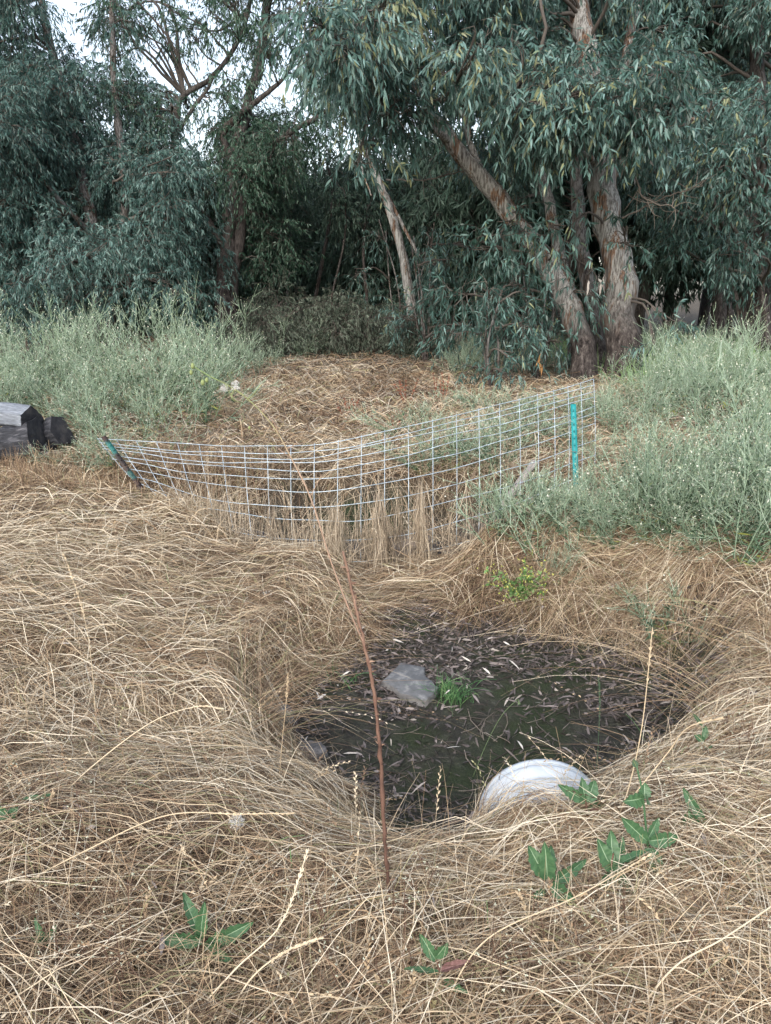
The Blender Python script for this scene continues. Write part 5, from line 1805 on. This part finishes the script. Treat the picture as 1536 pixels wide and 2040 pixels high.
# thin dark stalks with tiny pale buttons, scattered through the front straw
g = Geo()
rng = np.random.default_rng(44)
for k in range(105):
    if k < 55:
        px, py = rng.uniform(0, 1536), rng.uniform(1830, 2060)
    elif k < 75:
        px, py = rng.uniform(0, 260), rng.uniform(1480, 1800)
    else:
        px, py = rng.uniform(1330, 1536), rng.uniform(1400, 1700)
    b = G(px, min(py, 2060))
    if mud(b[0:1], b[1:2])[0] > .3:
        continue
    h_ = rng.uniform(.10, .26)
    tip = b + np.array([rng.normal() * .05, rng.normal() * .04, h_])
    c = curve([b, (b + tip) / 2 + rng.normal(size=3) * .012, tip], 9)
    tubes(g, c[None], np.linspace(.0013, .0007, 9)[None], 4, .35, rng, False, 0)
    for i in rng.integers(4, 9, 4):
        e = c[i] + np.array([rng.normal() * .03, rng.normal() * .03, rng.uniform(.01, .05)])
        tubes(g, np.array([c[i], (c[i] + e) / 2, e])[None], .0007, 3, .35, rng, False, 0)
        m_ = 5
        leaves(g, np.repeat(e[None], m_, 0), unit(rng.normal(size=(m_, 3)) + np.array([0, 0, .6])), np.full(m_, .0042), np.full(m_, .0034), rng, np.full(m_, .75), .1, 1)
tag(link('undergrowth', g.mesh('button_stalks', [M['brown_stem'], M['weed_pod']])), kind='stuff')

# green tufts on the mud
for k, (px, py, n, w_, lab) in enumerate([(897, 1395, 150, .10, 'dense fresh green grass tuft growing beside the stone slab'), (655, 1345, 36, .09, 'sparse green grass tuft at the left rim of the mud'), (705, 1370, 8, .05, 'few green blades left of the stone slab')]):
    p = G(px, py)
    r2 = np.random.default_rng(850 + k)
    g = Geo()
    x = p[0] + r2.normal(size=n) * w_ * .5; y = p[1] + r2.normal(size=n) * w_ * .6
    standing(g, r2, x, y, (.07, .19), (.0028, .005), .45, .55, 6, (.55, .25))
    me = g.mesh('grass_tuft', [M['green_blade']])
    me.transform(__import__('mathutils').Matrix.Translation(Vector([-float(v) for v in p])))
    o = link('grass_tuft', me)
    o.location = Vector([float(v) for v in p])
    tag(o, lab, 'grass tuft')

# yellow-flowered mustard on the right rim of the ditch
b = G(1035, 1195, .10)
o = empty('mustard_plant', b, 'bushy green plant with tiny yellow flowers on the rim above the mud', 'plant')
g, gf, gy_ = Geo(), Geo(), Geo()
r2 = np.random.default_rng(860)
n = 22
a = r2.random(n) * 6.28
tip = np.stack([np.cos(a) * r2.uniform(.05, .26, n) - .04, np.sin(a) * r2.uniform(.02, .12, n) - .06, r2.uniform(.02, .26, n)], 1)
for k in range(n):
    c = curve([np.zeros(3), tip[k] * .5 + np.array([0, 0, .04]) + r2.normal(size=3) * .02, tip[k]], 8)
    tubes(g, c[None], np.linspace(.002, .001, 8)[None], 4, r2.random(), r2)
    m_ = 16
    idx = r2.integers(1, 8, m_)
    leaves(gf, c[idx], unit(r2.normal(size=(m_, 3)) + np.array([0, -.2, .4])), r2.uniform(.015, .045, m_), r2.uniform(.008, .018, m_), r2, r2.random(m_), .4)
    m_ = 8
    fc = c[-1] + r2.normal(size=(m_, 3)) * np.array([.025, .02, .022]) + np.array([0, 0, .005])
    for _ in range(3):
        leaves(gy_, fc, unit(r2.normal(size=(m_, 3)) + np.array([0, -.5, .5])), np.full(m_, .008), np.full(m_, .006), r2, r2.random(m_), .1)
link('stem', g.mesh('mustard_stems', [M['mustard_leaf']], True), o)
link('foliage', gf.mesh('mustard_leaves', [M['mustard_leaf']]), o)
link('blossom_or_seed', gy_.mesh('mustard_bloom', [M['yellow_bloom']]), o)

# red dock stalks behind the wire, and small green forbs
for k, (px, d, h_, lab) in enumerate([(812, 9.2, .45, 'rusty red dock stalk behind the middle of the wire, left of a pair'), (874, 9.6, .5, 'rusty red dock stalk behind the wire, taller right one of a pair'), (690, 8.4, .34, 'short red-brown dock stalk behind the lowest sag of the wire'), (772, 7.7, .3, 'small rusty dock stalk close behind the wire')]):
    b = GX(px, d)
    o = empty('dock_stalk', b, lab, 'weed')
    r2 = np.random.default_rng(870 + k)
    g, gs_ = Geo(), Geo()
    for j in range(5):
        t_ = np.array([r2.normal() * .10, r2.normal() * .06, h_ * r2.uniform(.7, 1)])
        c = curve([np.zeros(3), t_ * .5 + r2.normal(size=3) * .02, t_], 10)
        tubes(g, c[None], np.linspace(.004, .002, 10)[None], 4, r2.random(), r2)
        n = 50
        i = r2.integers(4, 10, n)
        leaves(gs_, c[i], unit(r2.normal(size=(n, 3))), r2.uniform(.012, .03, n), r2.uniform(.006, .012, n), r2, r2.random(n), .3)
    link('stem', g.mesh('dock_stems', [M['red_dock']], True), o)
    link('blossom_or_seed', gs_.mesh('dock_seeds', [M['red_dock']]), o)  # rusty seed clusters of the dock, no flowers
for k, (px, d, lab) in enumerate([(612, 9.0, 'small bright green leafy weed on the straw beyond the sag of the wire'), (795, 8.3, 'broad low green weed just beyond the top wire near the middle'), (950, 8.8, 'green leafy weed behind the wire near the saplings')]):
    b = GX(px, d)
    r2 = np.random.default_rng(880 + k)
    g = Geo()
    n = 70
    dd = unit(r2.normal(size=(n, 3)) * np.array([1, 1, .6]) + np.array([0, 0, .5]))
    leaves(g, dd * r2.uniform(.0, .12, (n, 1)) + np.array([0, 0, .05]), dd, r2.uniform(.06, .14, n), r2.uniform(.02, .04, n), r2, r2.random(n) * .8, .5)
    o = link('leafy_weed', g.mesh('leafy_weed', [M['lettuce']]))
    o.location = Vector([float(v) for v in b])
    tag(o, lab, 'weed')

# dead sprays hanging on the near tree
for k, (px, py, zc, n, L, lab) in enumerate([(1255, 305, 9.6, 26, .17, 'bunch of bleached cream dead leaves hanging in front of the thick trunk'), (1192, 560, 10.4, 12, .13, 'small white withered leaf bunch between the two big trunks'), (1077, 712, 10.2, 6, .14, 'few orange dead leaves hanging low left of the leaning trunk')]):
    r2 = np.random.default_rng(890 + k)
    g = Geo()
    c = P(px, py, zc)
    n_ = n
    b_ = r2.normal(size=(n_, 3)) * np.array([.12, .08, .12]) * (L / .15) * (.5 if n < 20 else 1)
    leaves(g, b_, unit(r2.normal(size=(n_, 3)) * .35 + np.array([0, 0, -1])), r2.uniform(.7, 1.2, n_) * L, np.full(n_, .03), r2, np.full(n_, .5) + r2.random(n_) * .5, .3)
    # twig that carries them
    tubes(g, curve([np.array([-.25, .35, .30]), np.array([-.08, .1, .16]), np.zeros(3), np.array([.05, -.02, -.12])], 10)[None], np.linspace(.008, .003, 10)[None], 5, .3, r2, False, 1)
    o = link('dead_spray', g.mesh('dead_spray', [M['dead_leaf'] if k < 2 else M['orange_twig'], M['twig']]))
    o.location = Vector([float(v) for v in c])
    tag(o, lab, 'dead leaves')

# leafless twigs tangled in front of the trunks
g = None
for k, (pts, lab) in enumerate([([(1215, 300, 10.2), (1262, 340, 9.8), (1285, 395, 9.6), (1330, 410, 9.6), (1352, 420, 9.6)], 'bare forked grey branch hanging right of the thick trunk'),
                                ([(1238, 435, 10.7), (1290, 410, 10.6), (1345, 385, 10.4), (1400, 370, 10.2)], 'straight grey dead branch sticking out right of the thick trunk'),
                                ([(1140, 320, 10.6), (1165, 290, 10.3), (1215, 302, 10.2)], 'crooked leafless twigs crossing in front of the thick trunk'),
                                ([(770, 358, 12.0), (850, 358, 11.5), (905, 345, 11.0), (940, 340, 10.8)], 'long thin dead branch reaching left from the leaning trunk')]):
    r2 = np.random.default_rng(895 + k)
    Q3 = np.array([P(*q) for q in pts]); b = Q3[0]
    c = rel(curve(Q3, 24), b); c[1:-1] += r2.normal(size=(22, 3)) * .008
    g = Geo()
    tubes(g, c[None], np.linspace(.016, .006, 24)[None], 6, .7, r2, True)
    for _ in range(16):
        i = int(r2.integers(5, 23))
        e = c[i] + unit(r2.normal(size=3) + unit(c[i] - c[i - 1]) * .8) * r2.uniform(.12, .4)
        tubes(g, curve([c[i], (c[i] + e) / 2 + r2.normal(size=3) * .03, e], 7)[None], np.linspace(.006, .002, 7)[None], 4, .8, r2)
    o = link('dead_branch', g.mesh('dead_branch', [M['twig']], True))
    o.location = Vector([float(v) for v in b])
    tag(o, lab, 'branch')
